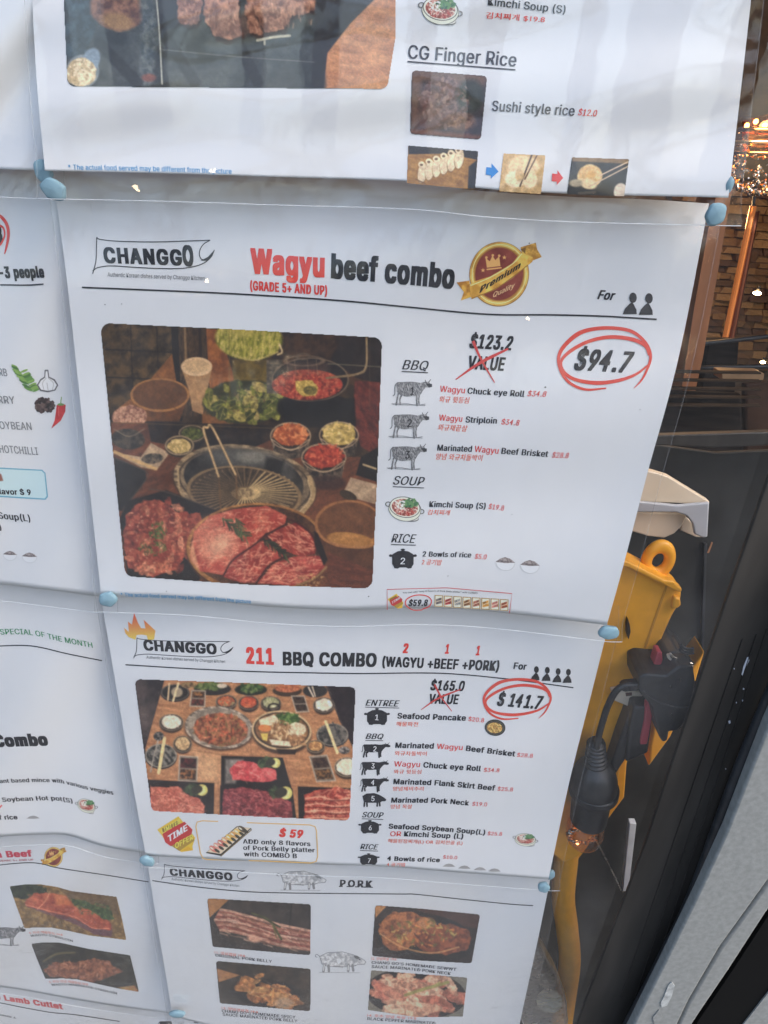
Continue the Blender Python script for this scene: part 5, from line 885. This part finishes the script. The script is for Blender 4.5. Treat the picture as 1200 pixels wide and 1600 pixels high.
rubber = grain(mat('rubber gasket', (.03, .032, .036), .32), 90, .3, .1, .0005)
slate = grain(mat('dark board', (.024, .024, .023), .6, Specular_IOR_Level=.3), 30, .3, .1, .0006)
yellow = grain(mat('yellow plastic', (.86, .38, .028), .42), 90, .06, .05, .0002)
cream = grain(mat('cream plastic', (.66, .56, .44), .35), 60, .05, .04, .0004)
red_pl = mat('red plastic', (.42, .05, .07), .4)
white_pl = grain(mat('white plastic strip', (.55, .56, .60), .4), 80, .08, .05, .0003)
steel = grain(mat('steel', (.5, .48, .45), .25, 1), 60, .15, .08, .0004, rough=(.15, .4))
copper = mat('copper', (.80, .36, .16), .35, .85)
conc = grain(mat('grey painted concrete', (.235, .24, .23), .8), 260, .12, .25, .0006, 8)
gl = box('window_glass', (.1, -.0105, 1.35), (3.2, .006, 2.4), glass); tag(gl, 'large clear shop window pane with the menu sheets stuck behind it', 'window')
# frame member to the right of the sheets
fr = empty('window_frame', 'dark window frame member running down the right edge beside the grey jamb', 'window frame')
prism('frame_face', [(1260, 575), (1114, 1000), (1063, 1154), (1013, 1307), (907, 1586), (870, 1690), (1010, 1690), (1040, 1500), (1093, 1376), (1160, 1200), (1300, 850)], -.0145, .003, dark_frame, fr, .0008)
prism('frame_groove', [(1300, 850), (1160, 1200), (1093, 1376), (1040, 1500), (1010, 1690), (1060, 1690), (1110, 1376), (1185, 1170), (1320, 850)], -.004, .012, mat('groove black', (.006, .006, .006), .6), fr)
for q in ([(1105, 85), (1098, 88), (1080, 130), (1070, 172), (1078, 178), (1084, 150), (1108, 100)], [(1078, 238), (1084, 240), (1083, 246), (1077, 245)], [(1073, 298), (1079, 296), (1080, 304), (1074, 304)], [(1043, 308), (1047, 308), (1046, 313), (1042, 312)], [(1004, 402), (1014, 398), (1016, 410), (1008, 414)], [(1032, 140), (1036, 141), (1035, 145), (1031, 144)], [(990, 634), (994, 636), (991, 641)]): prism('paint_spot', [(820 + x / 3.158, 1000 + y / 3.158) for x, y in q], -.0149, .0004, white_pl, fr)
prism('painted_glint', [(1105, 864), (1112, 847), (1114, 848), (1108, 864)], -.0149, .0004, grain(mat('rubbed wood', (.22, .10, .05), .6), 90, .2, .1, .0003), fr)  # orange reflection on the frame, put in as a coloured fleck
for k, (x, w) in enumerate(((1030, 1.2), (1052, .8), (1068, 1.5))): prism('frame_ridge', [(x + 130, 1000 - k * 8), (x + 130 + w, 1000 - k * 8), (x - 60 + w, 1560), (x - 60, 1560)], -.0152, .0008, dark_frame, fr)
tube('gasket', [(1310, 850, -.02), (1172, 1165, -.02), (1085, 1395, -.02), (1040, 1490, -.02), (975, 1615, -.02), (930, 1700, -.02)], .0042, rubber, fr)
jb = empty('window_jamb', 'pale grey concrete jamb beside the window at the lower right', 'jamb')
prism('jamb_face', [(1330, 850), (1200, 1136), (1136, 1300), (1092, 1396), (1040, 1502), (991, 1600), (940, 1700), (1012, 1700), (1075, 1566), (1125, 1480), (1200, 1376), (1330, 1180)], -.034, .008, conc, jb, .0015)
prism('jamb_edge', [(1330, 1183), (1200, 1379), (1125, 1483), (1075, 1569), (1012, 1703), (1024, 1703), (1087, 1594), (1140, 1516), (1200, 1424), (1330, 1240)], -.031, .02, conc, jb, .0022)
cv_ = [(776, 652), (790, 640), (802, 655), (790, 700), (770, 740), (748, 748), (742, 730), (758, 700)]
prism('paint_chip', [(760 + x * .3667, 1300 + y * .3667) for x, y in cv_], -.0346, .0009, grain(mat('bare plaster', (.36, .37, .36), .85), 200, .3, .4, .001), jb); prism('paint_chip', [(1020, 1590), (1030, 1578), (1034, 1588), (1024, 1606)], -.0346, .0009, conc, jb)
dk = prism('dark_gap_panel', [(1034, 1700), (1092, 1594), (1145, 1516), (1205, 1424), (1340, 1240), (1500, 1500), (1230, 1512), (1160, 1604), (1120, 1700)], -.029, .012, mat('shadowed black', (.006, .006, .006), .9, Specular_IOR_Level=.1)); tag(dk, 'black door edge beyond the grey jamb at the lower right corner', 'door')  # black panel put in for the dark gap past the jamb
st = prism('door_step', [(1245, 1490), (1203, 1548), (1160, 1603), (1120, 1700), (1400, 1700)], -.030, .02, conc); tag(st, 'small grey corner of a step at the very bottom right', 'step')

# ------------------------------------------------------------------ things behind the glass at the right
# dark boards close behind the window
bd = empty('counter_front', 'dark board standing behind the power strip', 'panel')
prism('board', [(800, 640), (985, 690), (1118, 708), (1300, 700), (1300, 1750), (700, 1750)], .115, .004, slate, bd, .0008)
prism('board_ledge', [(985, 682), (1300, 672), (1300, 692), (1118, 700), (985, 694)], .10, .006, dark_frame, bd, .001)
prism('board_joint', [(1101, 850), (1105, 850), (1098, 1090), (1094, 1090)], .112, .006, rubber, bd)
# cream tray corner
tr = empty('cream_tray', 'cream plastic tray corner sticking out above the yellow ring', 'tray')
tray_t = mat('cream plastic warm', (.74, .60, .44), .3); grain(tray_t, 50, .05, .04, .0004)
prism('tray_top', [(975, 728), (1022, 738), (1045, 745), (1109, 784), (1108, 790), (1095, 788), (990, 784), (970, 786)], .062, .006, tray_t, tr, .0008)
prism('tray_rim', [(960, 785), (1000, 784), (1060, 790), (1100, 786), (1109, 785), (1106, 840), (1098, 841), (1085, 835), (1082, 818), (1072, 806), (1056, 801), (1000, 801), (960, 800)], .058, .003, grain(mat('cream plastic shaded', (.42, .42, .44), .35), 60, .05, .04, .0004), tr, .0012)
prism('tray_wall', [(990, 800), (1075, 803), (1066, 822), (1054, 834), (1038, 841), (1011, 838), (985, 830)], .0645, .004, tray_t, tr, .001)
prism('tray_foot', [(1068, 806), (1084, 818), (1100, 840), (1088, 840), (1063, 829)], .066, .004, cream, tr, .0008)
# yellow power strip
ps = empty('power_strip', 'yellow power strip with hanging ring and plugs, standing behind the sheets', 'power strip')
Z9 = lambda x, y: (900 + x / 4, 700 + y / 4)
prism('casing', [Z9(*p) for p in ((200, 640), (330, 706), (560, 822), (612, 838), (664, 884), (660, 950), (640, 1000), (612, 1040), (540, 1200), (462, 1400), (400, 1560), (300, 1900), (240, 2240), (150, 2400), (20, 2560), (-80, 2600), (-200, 2500), (60, 1600))], .030, .016, yellow, ps, .003, seg=3)
prism('casing_lip', [Z9(*p) for p in ((250, 690), (330, 712), (560, 830), (610, 832), (664, 880), (662, 905), (610, 892), (556, 862), (330, 752), (250, 735))], .026, .006, yellow, ps, .0012)
prism('casing_clip', [Z9(*p) for p in ((618, 930), (655, 945), (660, 985), (640, 1005), (600, 1010), (606, 960))], .027, .01, yellow, ps, .0015)
cx, cy = Z9(512, 700); cpt = bpj(cx, cy, .040); m_ = mpp(cx, cy, .04); vs = []; fs = []
for i in range(40):
    a = 6.283 * i / 40
    for j in range(14):
        b = 6.283 * j / 14; rr = (19.3 + 9.3 * math.cos(b)) * m_; vs.append((cpt[0] + rr * math.cos(a) * .93, cpt[1] + 8.5 * m_ * math.sin(b), cpt[2] + rr * math.sin(a) * 1.28))
for i in range(40):
    for j in range(14): fs.append((i * 14 + j, i * 14 + (j + 1) % 14, (i + 1) % 40 * 14 + (j + 1) % 14, (i + 1) % 40 * 14 + j))
mesh('hanging_ring', vs, fs, yellow, ps, True)
prism('casing_seam', [Z9(*p) for p in ((560, 860), (572, 866), (330, 1560), (318, 1556))], .0297, .0006, grain(mat('yellow seam', (.55, .24, .02), .5), 90, .1, .05, .0002), ps)
prism('screw_slot', [Z9(*p) for p in ((326, 1070), (338, 1110), (342, 1150), (330, 1200), (318, 1160), (318, 1110))], .0265, .004, mat('dark slot', (.03, .02, .015), .6), ps, .0003)
Z4 = lambda x, y: (820 + x / 3.158, 1000 + y / 3.158)
prism('socket_plate', [Z4(*p) for p in ((430, 260), (520, 244), (570, 262), (610, 306), (560, 328), (512, 330), (440, 300))], .024, .006, cream, ps, .0008); prism('socket_hole', [Z4(*p) for p in ((497, 262), (528, 260), (530, 274), (500, 278))], .0236, .002, mat('socket hole', (.10, .04, .03), .6), ps)
prism('switch', [Z4(*p) for p in ((655, 60), (678, 62), (682, 100), (662, 156), (640, 166), (632, 140))], .0145, .008, red_pl, ps, .0008); prism('switch', [Z4(*p) for p in ((598, 312), (618, 300), (632, 318), (628, 400), (604, 516), (570, 518), (572, 490), (590, 400))], .0125, .004, red_pl, ps, .0008); prism('switch', [Z4(*p) for p in ((374, 862), (384, 850), (410, 852), (404, 870), (376, 906), (366, 900))], .020, .010, red_pl, ps, .0008)
prism('casing', [Z4(*p) for p in ((700, 300), (890, 56), (846, 200), (800, 300), (720, 480), (612, 628), (620, 520), (640, 420))], .058, .020, yellow, ps, .0015)
prism('casing', [Z4(*p) for p in ((430, 660), (520, 560), (505, 610), (492, 780), (380, 930), (262, 1090), (180, 1300), (200, 1000), (360, 780))], .056, .020, yellow, ps, .0015)
# big black adapter on the strip
ad = empty('power_adapter', 'bulky black adapter plugged in across the middle of the yellow strip', 'adapter')
prism('adapter_body', [Z4(*p) for p in ((565, 185), (600, 168), (700, 178), (760, 130), (830, 128), (844, 205), (812, 400), (752, 452), (712, 455), (706, 500), (682, 508), (664, 480), (648, 420), (626, 330), (600, 300), (566, 262))], .004, .032, black_plastic, ad, .003, seg=3)
prism('adapter_face', [Z4(*p) for p in ((640, 150), (700, 66), (760, 60), (838, 118), (836, 190), (700, 186))], .016, .03, black_plastic, ad, .002)
tube('adapter_seam', [(*Z4(580, 250), .0038), (*Z4(650, 300), .0038), (*Z4(740, 330), .0038), (*Z4(826, 330), .0038)], .0004, rubber, ad)
for x, y in ((720, 230), (724, 368), (768, 200)): prism('adapter_screw', [Z4(x + 5 * math.cos(a), y + 5 * math.sin(a)) for a in (0, 1, 2, 3, 4, 5)], .0036, .001, steel, ad)
tube('adapter_rib', [(*Z4(706, 70), .013), (*Z4(716, 92), .013), (*Z4(756, 116), .013), (*Z4(800, 120), .013), (*Z4(828, 128), .013)], .0009, cream, ad)
tube('adapter_rib', [(*Z4(716, 66), .012), (*Z4(736, 86), .012), (*Z4(786, 106), .012), (*Z4(832, 118), .012)], .0008, steel, ad)
for k in range(3): tube('adapter_rib', [(*Z4(770 - k * 4, 18 + k * 12), .014), (*Z4(782 - k * 4, 36 + k * 12), .014), (*Z4(812 - k * 3, 44 + k * 12), .014), (*Z4(834, 40 + k * 12), .014)], .0008, rubber, ad)
prism('adapter_prong_block', [Z4(*p) for p in ((540, 330), (640, 330), (610, 560), (500, 610), (505, 560), (520, 420))], .014, .03, black_plastic, ad, .002)
prism('adapter_prong_block', [Z4(*p) for p in ((530, 335), (545, 400), (500, 590), (430, 700), (420, 640), (470, 490))], .018, .028, black_plastic, ad, .002)
# cable from adapter to lower plug
cb = empty('power_cable', 'black cable looping from the adapter down to the round plug', 'cable')
tube('cable', [(*Z4(560, 222), .010), (*Z4(500, 222), .009), (*Z4(452, 250), .008), (*Z4(412, 320), .008), (*Z4(385, 400), .009), (*Z4(366, 470), .010), (*Z4(356, 530), .012)], .0021, black_plastic, cb)
for k in range(6): x, y = Z4(496 + k * 15, 224 - k * 1.5); tube('strain_relief', [(x - .9, y - 4, .0095), (x + 1.6, y + 4, .0095)], .0033, black_plastic, cb, 12)
# round plug
pl = empty('round_plug', 'rounded black plug with ribbed neck above the glowing bulb', 'plug')
tube('plug_body', [(*Z4(352, 600), .018), (*Z4(348, 640), .018), (*Z4(340, 700), .018), (*Z4(332, 760), .018), (*Z4(318, 850), .018), (*Z4(312, 885), .018)], .012, black_plastic, pl, 28, 5, [.0065, .0125, .0158, .0165, .0135, .0132, .0128])
tube('plug_collar', [(*Z4(342, 722), .018), (*Z4(338, 748), .018)], .0172, black_plastic, pl, 28)
for k in range(6): tube('plug_rib', [(*Z4(352 - k * .5, 510 + k * 18), .016), (*Z4(351.5 - k * .5, 518 + k * 18), .016)], .0063 + k * .0003, black_plastic, pl, 20)
tube('plug_neck', [(*Z4(355, 500), .016), (*Z4(351, 620), .016)], .0052, black_plastic, pl, 20)
# small glowing glass bulb below the plug
warm = bpy.data.materials.new('lamp filament'); warm.use_nodes = True; e_ = warm.node_tree.nodes['Principled BSDF']; e_.inputs['Emission Color'].default_value = (1, .48, .18, 1); e_.inputs['Emission Strength'].default_value = 2.5
amber = clear('amber glass', 1.5, .04, (1, .80, .62), 160, .9, .002, .06)
bl = empty('small_bulb', 'small glass bulb with copper glow under the round black plug', 'bulb')
tube('bulb_glass', [(*Z4(312, 880), .018), (*Z4(300, 920), .018), (*Z4(290, 960), .018), (*Z4(278, 1000), .018), (*Z4(268, 1030), .018)], .012, amber, bl, 24, 6, [.0115, .0130, .0138, .0125, .0075, .002])
g = random.Random(4)
for k in range(46):
    a = g.uniform(0, 6.28); x, y = 284 + 66 * math.cos(a), 966 + 36 * math.sin(a)
    tube('foil_strand', [(*Z4(x - 12, y - 4 + g.uniform(-6, 6)), .010 + g.random() * .012), (*Z4(x, y + g.uniform(-6, 6)), .008 + g.random() * .01), (*Z4(x + 13, y + 4 + g.uniform(-5, 5)), .010 + g.random() * .01)], .00075, copper if k % 3 else steel, bl, 6, 3)
for x, y in ((272, 932), (258, 1000)): tube('filament', [(*Z4(x - 3, y - 4), .016), (*Z4(x + 3, y + 5), .016)], .0011, warm, bl, 8)
# white strip and wire on the dark board
ws = prism('white_strip', [Z4(*p) for p in ((518, 905), (551, 907), (512, 1240), (483, 1241))], .104, .006, white_pl, None, .0006); tag(ws, 'narrow white plastic strip upright on the dark board', 'strip')
wr = tube('thin_wire', [(*Z4(352, 990), .06), (*Z4(420, 1120), .09), (*Z4(480, 1245), .1)], .0007, steel); tag(wr, 'thin grey wire from the small bulb to the foot of the white strip', 'wire')
# yellow flex at the bottom
yc = tube('yellow_tube', [(888, 1290, .05), (884, 1345, .05), (880, 1400, .05), (886, 1450, .05), (890, 1500, .05), (883, 1560, .05), (872, 1640, .05)], .0098, yellow, None, 20, 8); tag(yc, 'thick yellow tube hanging behind the glass at the bottom', 'tube')
# spoon in its clear wrap
sp = empty('wrapped_spoon', 'steel spoon in a clear wrapper beside the yellow tube at the bottom', 'spoon')
Z5 = lambda x, y: (760 + x / 2.727, 1300 + y / 2.727); c0 = bpj(*Z5(268, 722), .028); m_ = mpp(*Z5(268, 722), .028); vs = []; fs = []
for j in range(13):
    t = j / 12
    for i in range(32):
        a = 6.283 * i / 32; q = t; X, Z = 20 * q * math.cos(a), 33 * q * math.sin(a); X2 = X * .96 - Z * .28; Z2 = X * .28 + Z * .96; vs.append((c0[0] + X2 * m_, c0[1] + .007 * (1 - q * q), c0[2] + Z2 * m_))
for j in range(12):
    for i in range(32): fs.append((j * 32 + i, j * 32 + (i + 1) % 32, (j + 1) * 32 + (i + 1) % 32, (j + 1) * 32 + i))
mesh('spoon_bowl', vs, fs, grain(mat('spoon steel', (.78, .72, .60), .5, .2), 40, .1, .05, .0003), sp, True)
tube('spoon_handle', [(*Z5(240, 650), .028), (*Z5(215, 560), .030), (*Z5(180, 470), .034)], .0018, steel, sp, 10)
for k in range(5): tube('fork_tine', [(*Z5(195 + k * 14, 560 + k * 16), .026), (*Z5(212 + k * 13, 610 + k * 14), .025), (*Z5(236 + k * 8, 660 + k * 5), .026)], .0012, steel, sp, 8)
wrap = clear('clear wrapper', 1.5, .30, (.95, .93, .88), 30, 1, .006, .16)
W_ = [Z5(*p) for p in ((200, 450), (250, 530), (300, 620), (345, 740), (352, 830), (330, 900), (180, 900), (120, 730), (150, 620), (175, 520))]
prism('wrapper', W_, .018, .016, wrap, sp, .004)

# ------------------------------------------------------------------ the room behind
room = empty('shop_room', 'dim restaurant room seen through the window behind the power strip', 'room')
wallm = grain(mat('dark room paint', (.05, .04, .032), .8), 4, .3, .1, .002)
BY = 2.3
box('floor', (1, 1.35, -.012), (6, 2.6, .02), grain(mat('dark wood floor', (.05, .032, .02), .4), 6, .4, .1, .001, stretch=(1, 8, 1)), room)
box('ceiling', (1, 1.35, 2.9), (6, 2.6, .05), wallm, room); box('side_wall', (-2.0, 1.35, 1.45), (.05, 2.6, 2.9), wallm, room); box('side_wall', (4.0, 1.35, 1.45), (.05, 2.6, 2.9), wallm, room)
box('front_wall', (-1.8, .02, 1.45), (.9, .03, 2.9), wallm, room)
sw = empty('stone_wall', 'warmly lit brown wall of rough stacked stone at the upper right', 'wall')
box('mortar', (1, BY + .09, 1.45), (6, .1, 2.9), grain(mat('mortar', (.09, .055, .03), .9), 30, .3, .4, .004), sw)
sm_ = [grain(mat('brown stone', c, .75), 22, .45, .9, .006, 7) for c in ((.27, .135, .04), (.19, .09, .028), (.34, .18, .06), (.12, .055, .02))]
tl, br = bpj(1068, 300, BY), bpj(1212, 640, BY); shapes = []
for k in range(8):
    bm = bmesh.new(); bmesh.ops.create_cube(bm, size=1)
    for v in bm.verts: v.co += Vector((rnd.uniform(-.08, .08), rnd.uniform(-.2, .2), rnd.uniform(-.10, .10)))
    me = bpy.data.meshes.new('brick'); bm.to_mesh(me); bm.free(); me.materials.append(sm_[k % 4]); shapes.append(me)
z = tl[2] + .05; cnt = 0
while z > br[2] - .05 and cnt < 290:
    x = tl[0] - rnd.uniform(0, .05); hh = rnd.uniform(.020, .031)
    while x < br[0] + .02 and cnt < 290:
        w = rnd.uniform(.034, .085); o = bpy.data.objects.new('brick', rnd.choice(shapes)); COL.objects.link(o); o.parent = sw
        o.location = (x + w / 2, BY + .02 + rnd.uniform(-.012, .008), z - hh / 2); o.scale = (w * .95, .06, hh * .88); x += w; cnt += 1
    z -= hh
# copper rod before the stone wall; lamplight on it put in as emission
rod = empty('copper_rod', 'glowing orange copper rod hanging in front of the stone wall', 'rod')
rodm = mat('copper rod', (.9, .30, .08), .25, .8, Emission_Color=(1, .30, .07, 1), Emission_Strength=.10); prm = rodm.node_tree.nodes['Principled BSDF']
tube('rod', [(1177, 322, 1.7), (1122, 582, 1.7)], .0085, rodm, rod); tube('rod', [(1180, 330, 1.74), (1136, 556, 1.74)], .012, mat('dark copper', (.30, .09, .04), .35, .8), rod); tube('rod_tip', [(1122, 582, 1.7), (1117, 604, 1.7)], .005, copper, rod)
tube('rod_hook', [(1177, 322, 1.7), (1181, 285, 1.7)], .004, black_plastic, rod)
# brown upright added behind film edge for the warm glow on the film
up = prism('wooden_post', [(1135, 250), (1150, 262), (1098, 560), (1080, 640), (1060, 640), (1085, 480), (1110, 340)], 1.2, .10, grain(mat('warm glow brown', (.42, .15, .05), .4), 20, .4, .2, .002, stretch=(1, 1, .1))); tag(up, 'red brown wooden post close to the right edge of the Wagyu sheet', 'post')
# counter, seat blocks
ct = empty('bar_counter', 'dark bar counter with a shelf in front of the stone wall', 'counter')
tube('shelf_rail', [(1085, 538, 1.5), (1125, 534, 1.5), (1215, 524, 1.5)], .006, black_plastic, ct); tube('shelf_rail', [(1090, 575, 1.45), (1215, 572, 1.45)], .006, black_plastic, ct)
darkw = grain(mat('dark brown wood', (.014, .010, .008), .7, Specular_IOR_Level=.1), 12, .5, .2, .002, stretch=(1, 1, 9))
prism('counter_front', [(1040, 612), (1160, 616), (1163, 700), (1163, 740), (1010, 740)], .9, .02, darkw, ct, .006); prism('counter_side', [(1164, 600), (1260, 590), (1260, 760), (1164, 740)], .95, .02, grain(mat('brown leather', (.05, .024, .014), .6, Specular_IOR_Level=.1), 16, .4, .3, .003), ct, .006)
prism('back_panel', [(1108, 534), (1155, 534), (1148, 620), (1095, 620)], 1.55, .06, darkw, ct, .003)
for k in range(5): prism('slat', [(1050 - k * 2, 580 + k * 13), (1190, 582 + k * 13), (1190, 585 + k * 13), (1050 - k * 2, 583.4 + k * 13)], .86, .012, grain(mat('slat wood', (.030, .018, .010), .7, Specular_IOR_Level=.1), 12, .4, .2, .002), ct, .001)
prism('shelf_board', [(1128, 582), (1195, 584), (1192, 598), (1128, 594)], 1.2, .05, grain(mat('shelf wood', (.30, .17, .08), .4), 12, .4, .2, .002), ct, .002)
# lamps
def bulb(name, px, py, y, r, strength, label, parent=None):
    c = bpj(px, py, y); bm = bmesh.new(); bmesh.ops.create_uvsphere(bm, u_segments=18, v_segments=12, radius=r); me = bpy.data.meshes.new('bulb_globe'); bm.to_mesh(me); bm.free(); me.shade_smooth()
    rt = empty(name, label, 'lamp', 'small warm lamps in the room'); m = bpy.data.materials.new('lamp glow'); m.use_nodes = True; b = m.node_tree.nodes['Principled BSDF']; b.inputs['Emission Color'].default_value = (1, .62, .28, 1); b.inputs['Emission Strength'].default_value = strength
    o = link('bulb_globe', me, m, rt); o.location = c; o.scale = (1.2, 1.2, .55); vs = []; fs = []; tube_verts(np.array([c + [0, 0, r * .8], c + [0, 0, r * 2.2]]), r * .5, 12, vs, fs); mesh('bulb_cap', vs, fs, black_plastic, rt, True); return c
bulb('small_lamp', 1183, 458, 1.9, .010, 20, 'small bright lamp glinting on the stone wall right of the orange rod')
bulb('small_lamp', 1192, 566, 1.3, .005, 20, 'tiny bright lamp below the shelf rail at the right edge')
# crystal pendant at the right edge
cp = empty('crystal_pendant', 'amber lit crystal glass pendant lamp at the upper right edge', 'pendant lamp')
cr_ = clear('crystal', 1.6, .03, (.98, .90, .80), 0, 0, .001, .12, gcol=(1, .95, .88)); gold = mat('brass glass', (.7, .38, .14), .18, 1)
c0 = bpj(1205, 262, .34); m_ = mpp(1205, 262, .34)
bm = bmesh.new(); bmesh.ops.create_icosphere(bm, subdivisions=1, radius=1); gem = bpy.data.meshes.new('crystal'); bm.to_mesh(gem); bm.free(); gem.materials.append(cr_)
bm = bmesh.new(); bmesh.ops.create_icosphere(bm, subdivisions=1, radius=1); gem2 = bpy.data.meshes.new('crystal'); bm.to_mesh(gem2); bm.free(); gem2.materials.append(mat('silvered crystal', (.75, .68, .6), .12, 1))
bm = bmesh.new(); bmesh.ops.create_icosphere(bm, subdivisions=1, radius=1); gem3 = bpy.data.meshes.new('crystal'); bm.to_mesh(gem3); bm.free(); gem3.materials.append(gold)
for k in range(260):
    t = rnd.uniform(0, 1); a = rnd.uniform(0, 6.283); ph = t * 1.55; rad = 58 * math.cos(ph * .96) ** .6 if ph < 1.6 else 0; yy = 56 * math.sin(ph)
    o = bpy.data.objects.new('crystal', rnd.choice([gem, gem2, gem2, gem3])); COL.objects.link(o); o.parent = cp
    o.location = (c0[0] + rad * m_ * math.cos(a), c0[1] + rad * m_ * math.sin(a), c0[2] + (18 - yy) * m_); q = rnd.uniform(2.2, 5) * m_; o.scale = (q * rnd.uniform(.6, 1.4), q * .8, q * rnd.uniform(.5, 1.2)); o.rotation_euler = (rnd.uniform(0, 3), rnd.uniform(0, 3), rnd.uniform(0, 3))
for k, (ry, rr) in enumerate(((206, 46), (226, 56), (243, 60))):
    ce = bpj(1205, ry, .34); vs = []; fs = []; tube_verts(np.array([ce + [rr * m_ * math.cos(a), rr * m_ * math.sin(a), 0] for a in np.linspace(0, 6.283, 41)]), (2.4 if k else 3) * m_, 8, vs, fs); mesh('pendant_ring', vs, fs, steel if k == 1 else gold, cp, True)
vs = []; fs = []; tube_verts(np.array([bpj(1205, 178, .34), bpj(1205, 200, .34), bpj(1205, 232, .34)]), 40 * m_, 28, vs, fs); mesh('lamp_shade', vs, fs, clear('amber shade', 1.5, .06, (1, .62, .28), 30, .8, .004, .1, (1, .4, .3), (1, .7, .4)), cp, True)
for dx, yy in ((-24, 190), (-10, 196), (-38, 196), (4, 212)):
    ce = bpj(1205 + dx, yy, .34); bm = bmesh.new(); bmesh.ops.create_uvsphere(bm, u_segments=12, v_segments=8, radius=3.6 * m_); me = bpy.data.meshes.new('lamp_bulb'); bm.to_mesh(me); bm.free(); m = bpy.data.materials.get('pendant glow')
    if m is None:
        m = bpy.data.materials.new('pendant glow'); m.use_nodes = True; b = m.node_tree.nodes['Principled BSDF']; b.inputs['Emission Color'].default_value = (1, .55, .2, 1); b.inputs['Emission Strength'].default_value = 9
    o = link('lamp_bulb', me, m, cp); o.location = ce
vs = []; fs = []; tube_verts(np.array([bpj(1205, 178, .34), bpj(1209, 20, .34), bpj(1214, -300, .34)]), 3 * m_, 8, vs, fs); mesh('pendant_stem', vs, fs, black_plastic, cp, True)
def plight(name, loc, e, r, c=(1, .58, .26)):
    l = bpy.data.lights.new(name, 'POINT'); l.energy = e; l.color = c; l.shadow_soft_size = r; o = bpy.data.objects.new(name, l); COL.objects.link(o); o.location = loc
pc = bpj(1180, 200, .34); plight('pendant_light', (pc[0] - .03, pc[1] - .04, pc[2] + .01), .35, .03)
plight('room_light', tuple(bpj(1150, 330, 1.85)), 1.5, .05); plight('room_light', (bpj(1180, 100, 1.5)[0] - .2, 1.5, 2.3), 2.2, .15)

# ------------------------------------------------------------------ outside: pavement and the string of bulbs mirrored in the film
pv = box('pavement', (0, -15.05, -.10), (60, 30, .2), grain(mat('paving', (.09, .09, .09), .8), 3, .25, .3, .004)); tag(pv, 'grey pavement outside the shop window', 'ground', kind='structure'); del pv['category']
ob = empty('reflection_columns', 'dark columns and roof of a covered walkway across the street, seen only as reflections', 'columns')  # unseen columns and roof, added to band the reflections in glass and film
lt, dkk = grain(mat('grey render', (.16, .16, .17), .8), 3, .1, .1, .004), grain(mat('dark paint', (.03, .032, .036), .5), 3, .3, .1, .004)
box('wall', (0, -11.6, .9), (26, .4, 1.8), lt, ob)
for k, (x, w) in enumerate(((-7.2, .5), (-5.1, .35), (-3.9, .7), (-2.3, .3), (-1.3, .5), (.1, .35), (1.0, .5), (2.4, .3), (3.3, .8), (4.6, .4), (6.6, .5), (8.4, .5))): box('column', (x, -11.1 + .03 * (k % 3), 2.8), (w, .3, 5.6), dkk, ob, .02)
box('roof', (0, -11.0, 6.2), (26, 1.6, .5), dkk, ob, .02)
def mirror(px, py, sh, y):
    P = sh.pt(px, py); a, b = sh.pt(px + 6, py), sh.pt(px, py + 6); n = np.cross(a - P, b - P); n /= np.linalg.norm(n); d = P - CAM; d /= np.linalg.norm(d); r = d - 2 * d.dot(n) * n; return P + r * ((y - P[1]) / r[1])
lb = []
for px, py in ((226, 432), (320, 462), (470, 441), (696, 430)): lb.append(mirror(px, py, wag, -1.5))
sl_ = empty('string_lights', 'string of small warm bulbs outside, mirrored in the Wagyu sheet', 'string lights')
for q in lb:
    bm = bmesh.new(); bmesh.ops.create_uvsphere(bm, u_segments=16, v_segments=10, radius=.0045); me = bpy.data.meshes.new('bulb'); bm.to_mesh(me); bm.free(); m = bpy.data.materials.get('string glow')
    if m is None:
        m = bpy.data.materials.new('string glow'); m.use_nodes = True; b = m.node_tree.nodes['Principled BSDF']; b.inputs['Emission Color'].default_value = (1, .72, .42, 1); b.inputs['Emission Strength'].default_value = 20
    o = link('bulb', me, m, sl_); o.location = q
vs = []; fs = []; tube_verts(np.array(sorted([tuple(q + np.array([0, 0, .03])) for q in lb])), .004, 8, vs, fs); mesh('flex', vs, fs, black_plastic, sl_, True)
print('bulbs', lb)

# ------------------------------------------------------------------ put every empty at the foot of its thing
bpy.context.view_layer.update()
for o in list(S.objects):
    if o.type == 'EMPTY' and o.children:
        pts = [c.matrix_world @ Vector(b) for c in o.children if c.type == 'MESH' for b in c.bound_box]
        lo = Vector((min(p[i] for p in pts) for i in range(3))); hi = Vector((max(p[i] for p in pts) for i in range(3))); b = Vector(((lo.x + hi.x) / 2, (lo.y + hi.y) / 2, lo.z))
        o.location = b
        for c in o.children: c.location = c.location - b
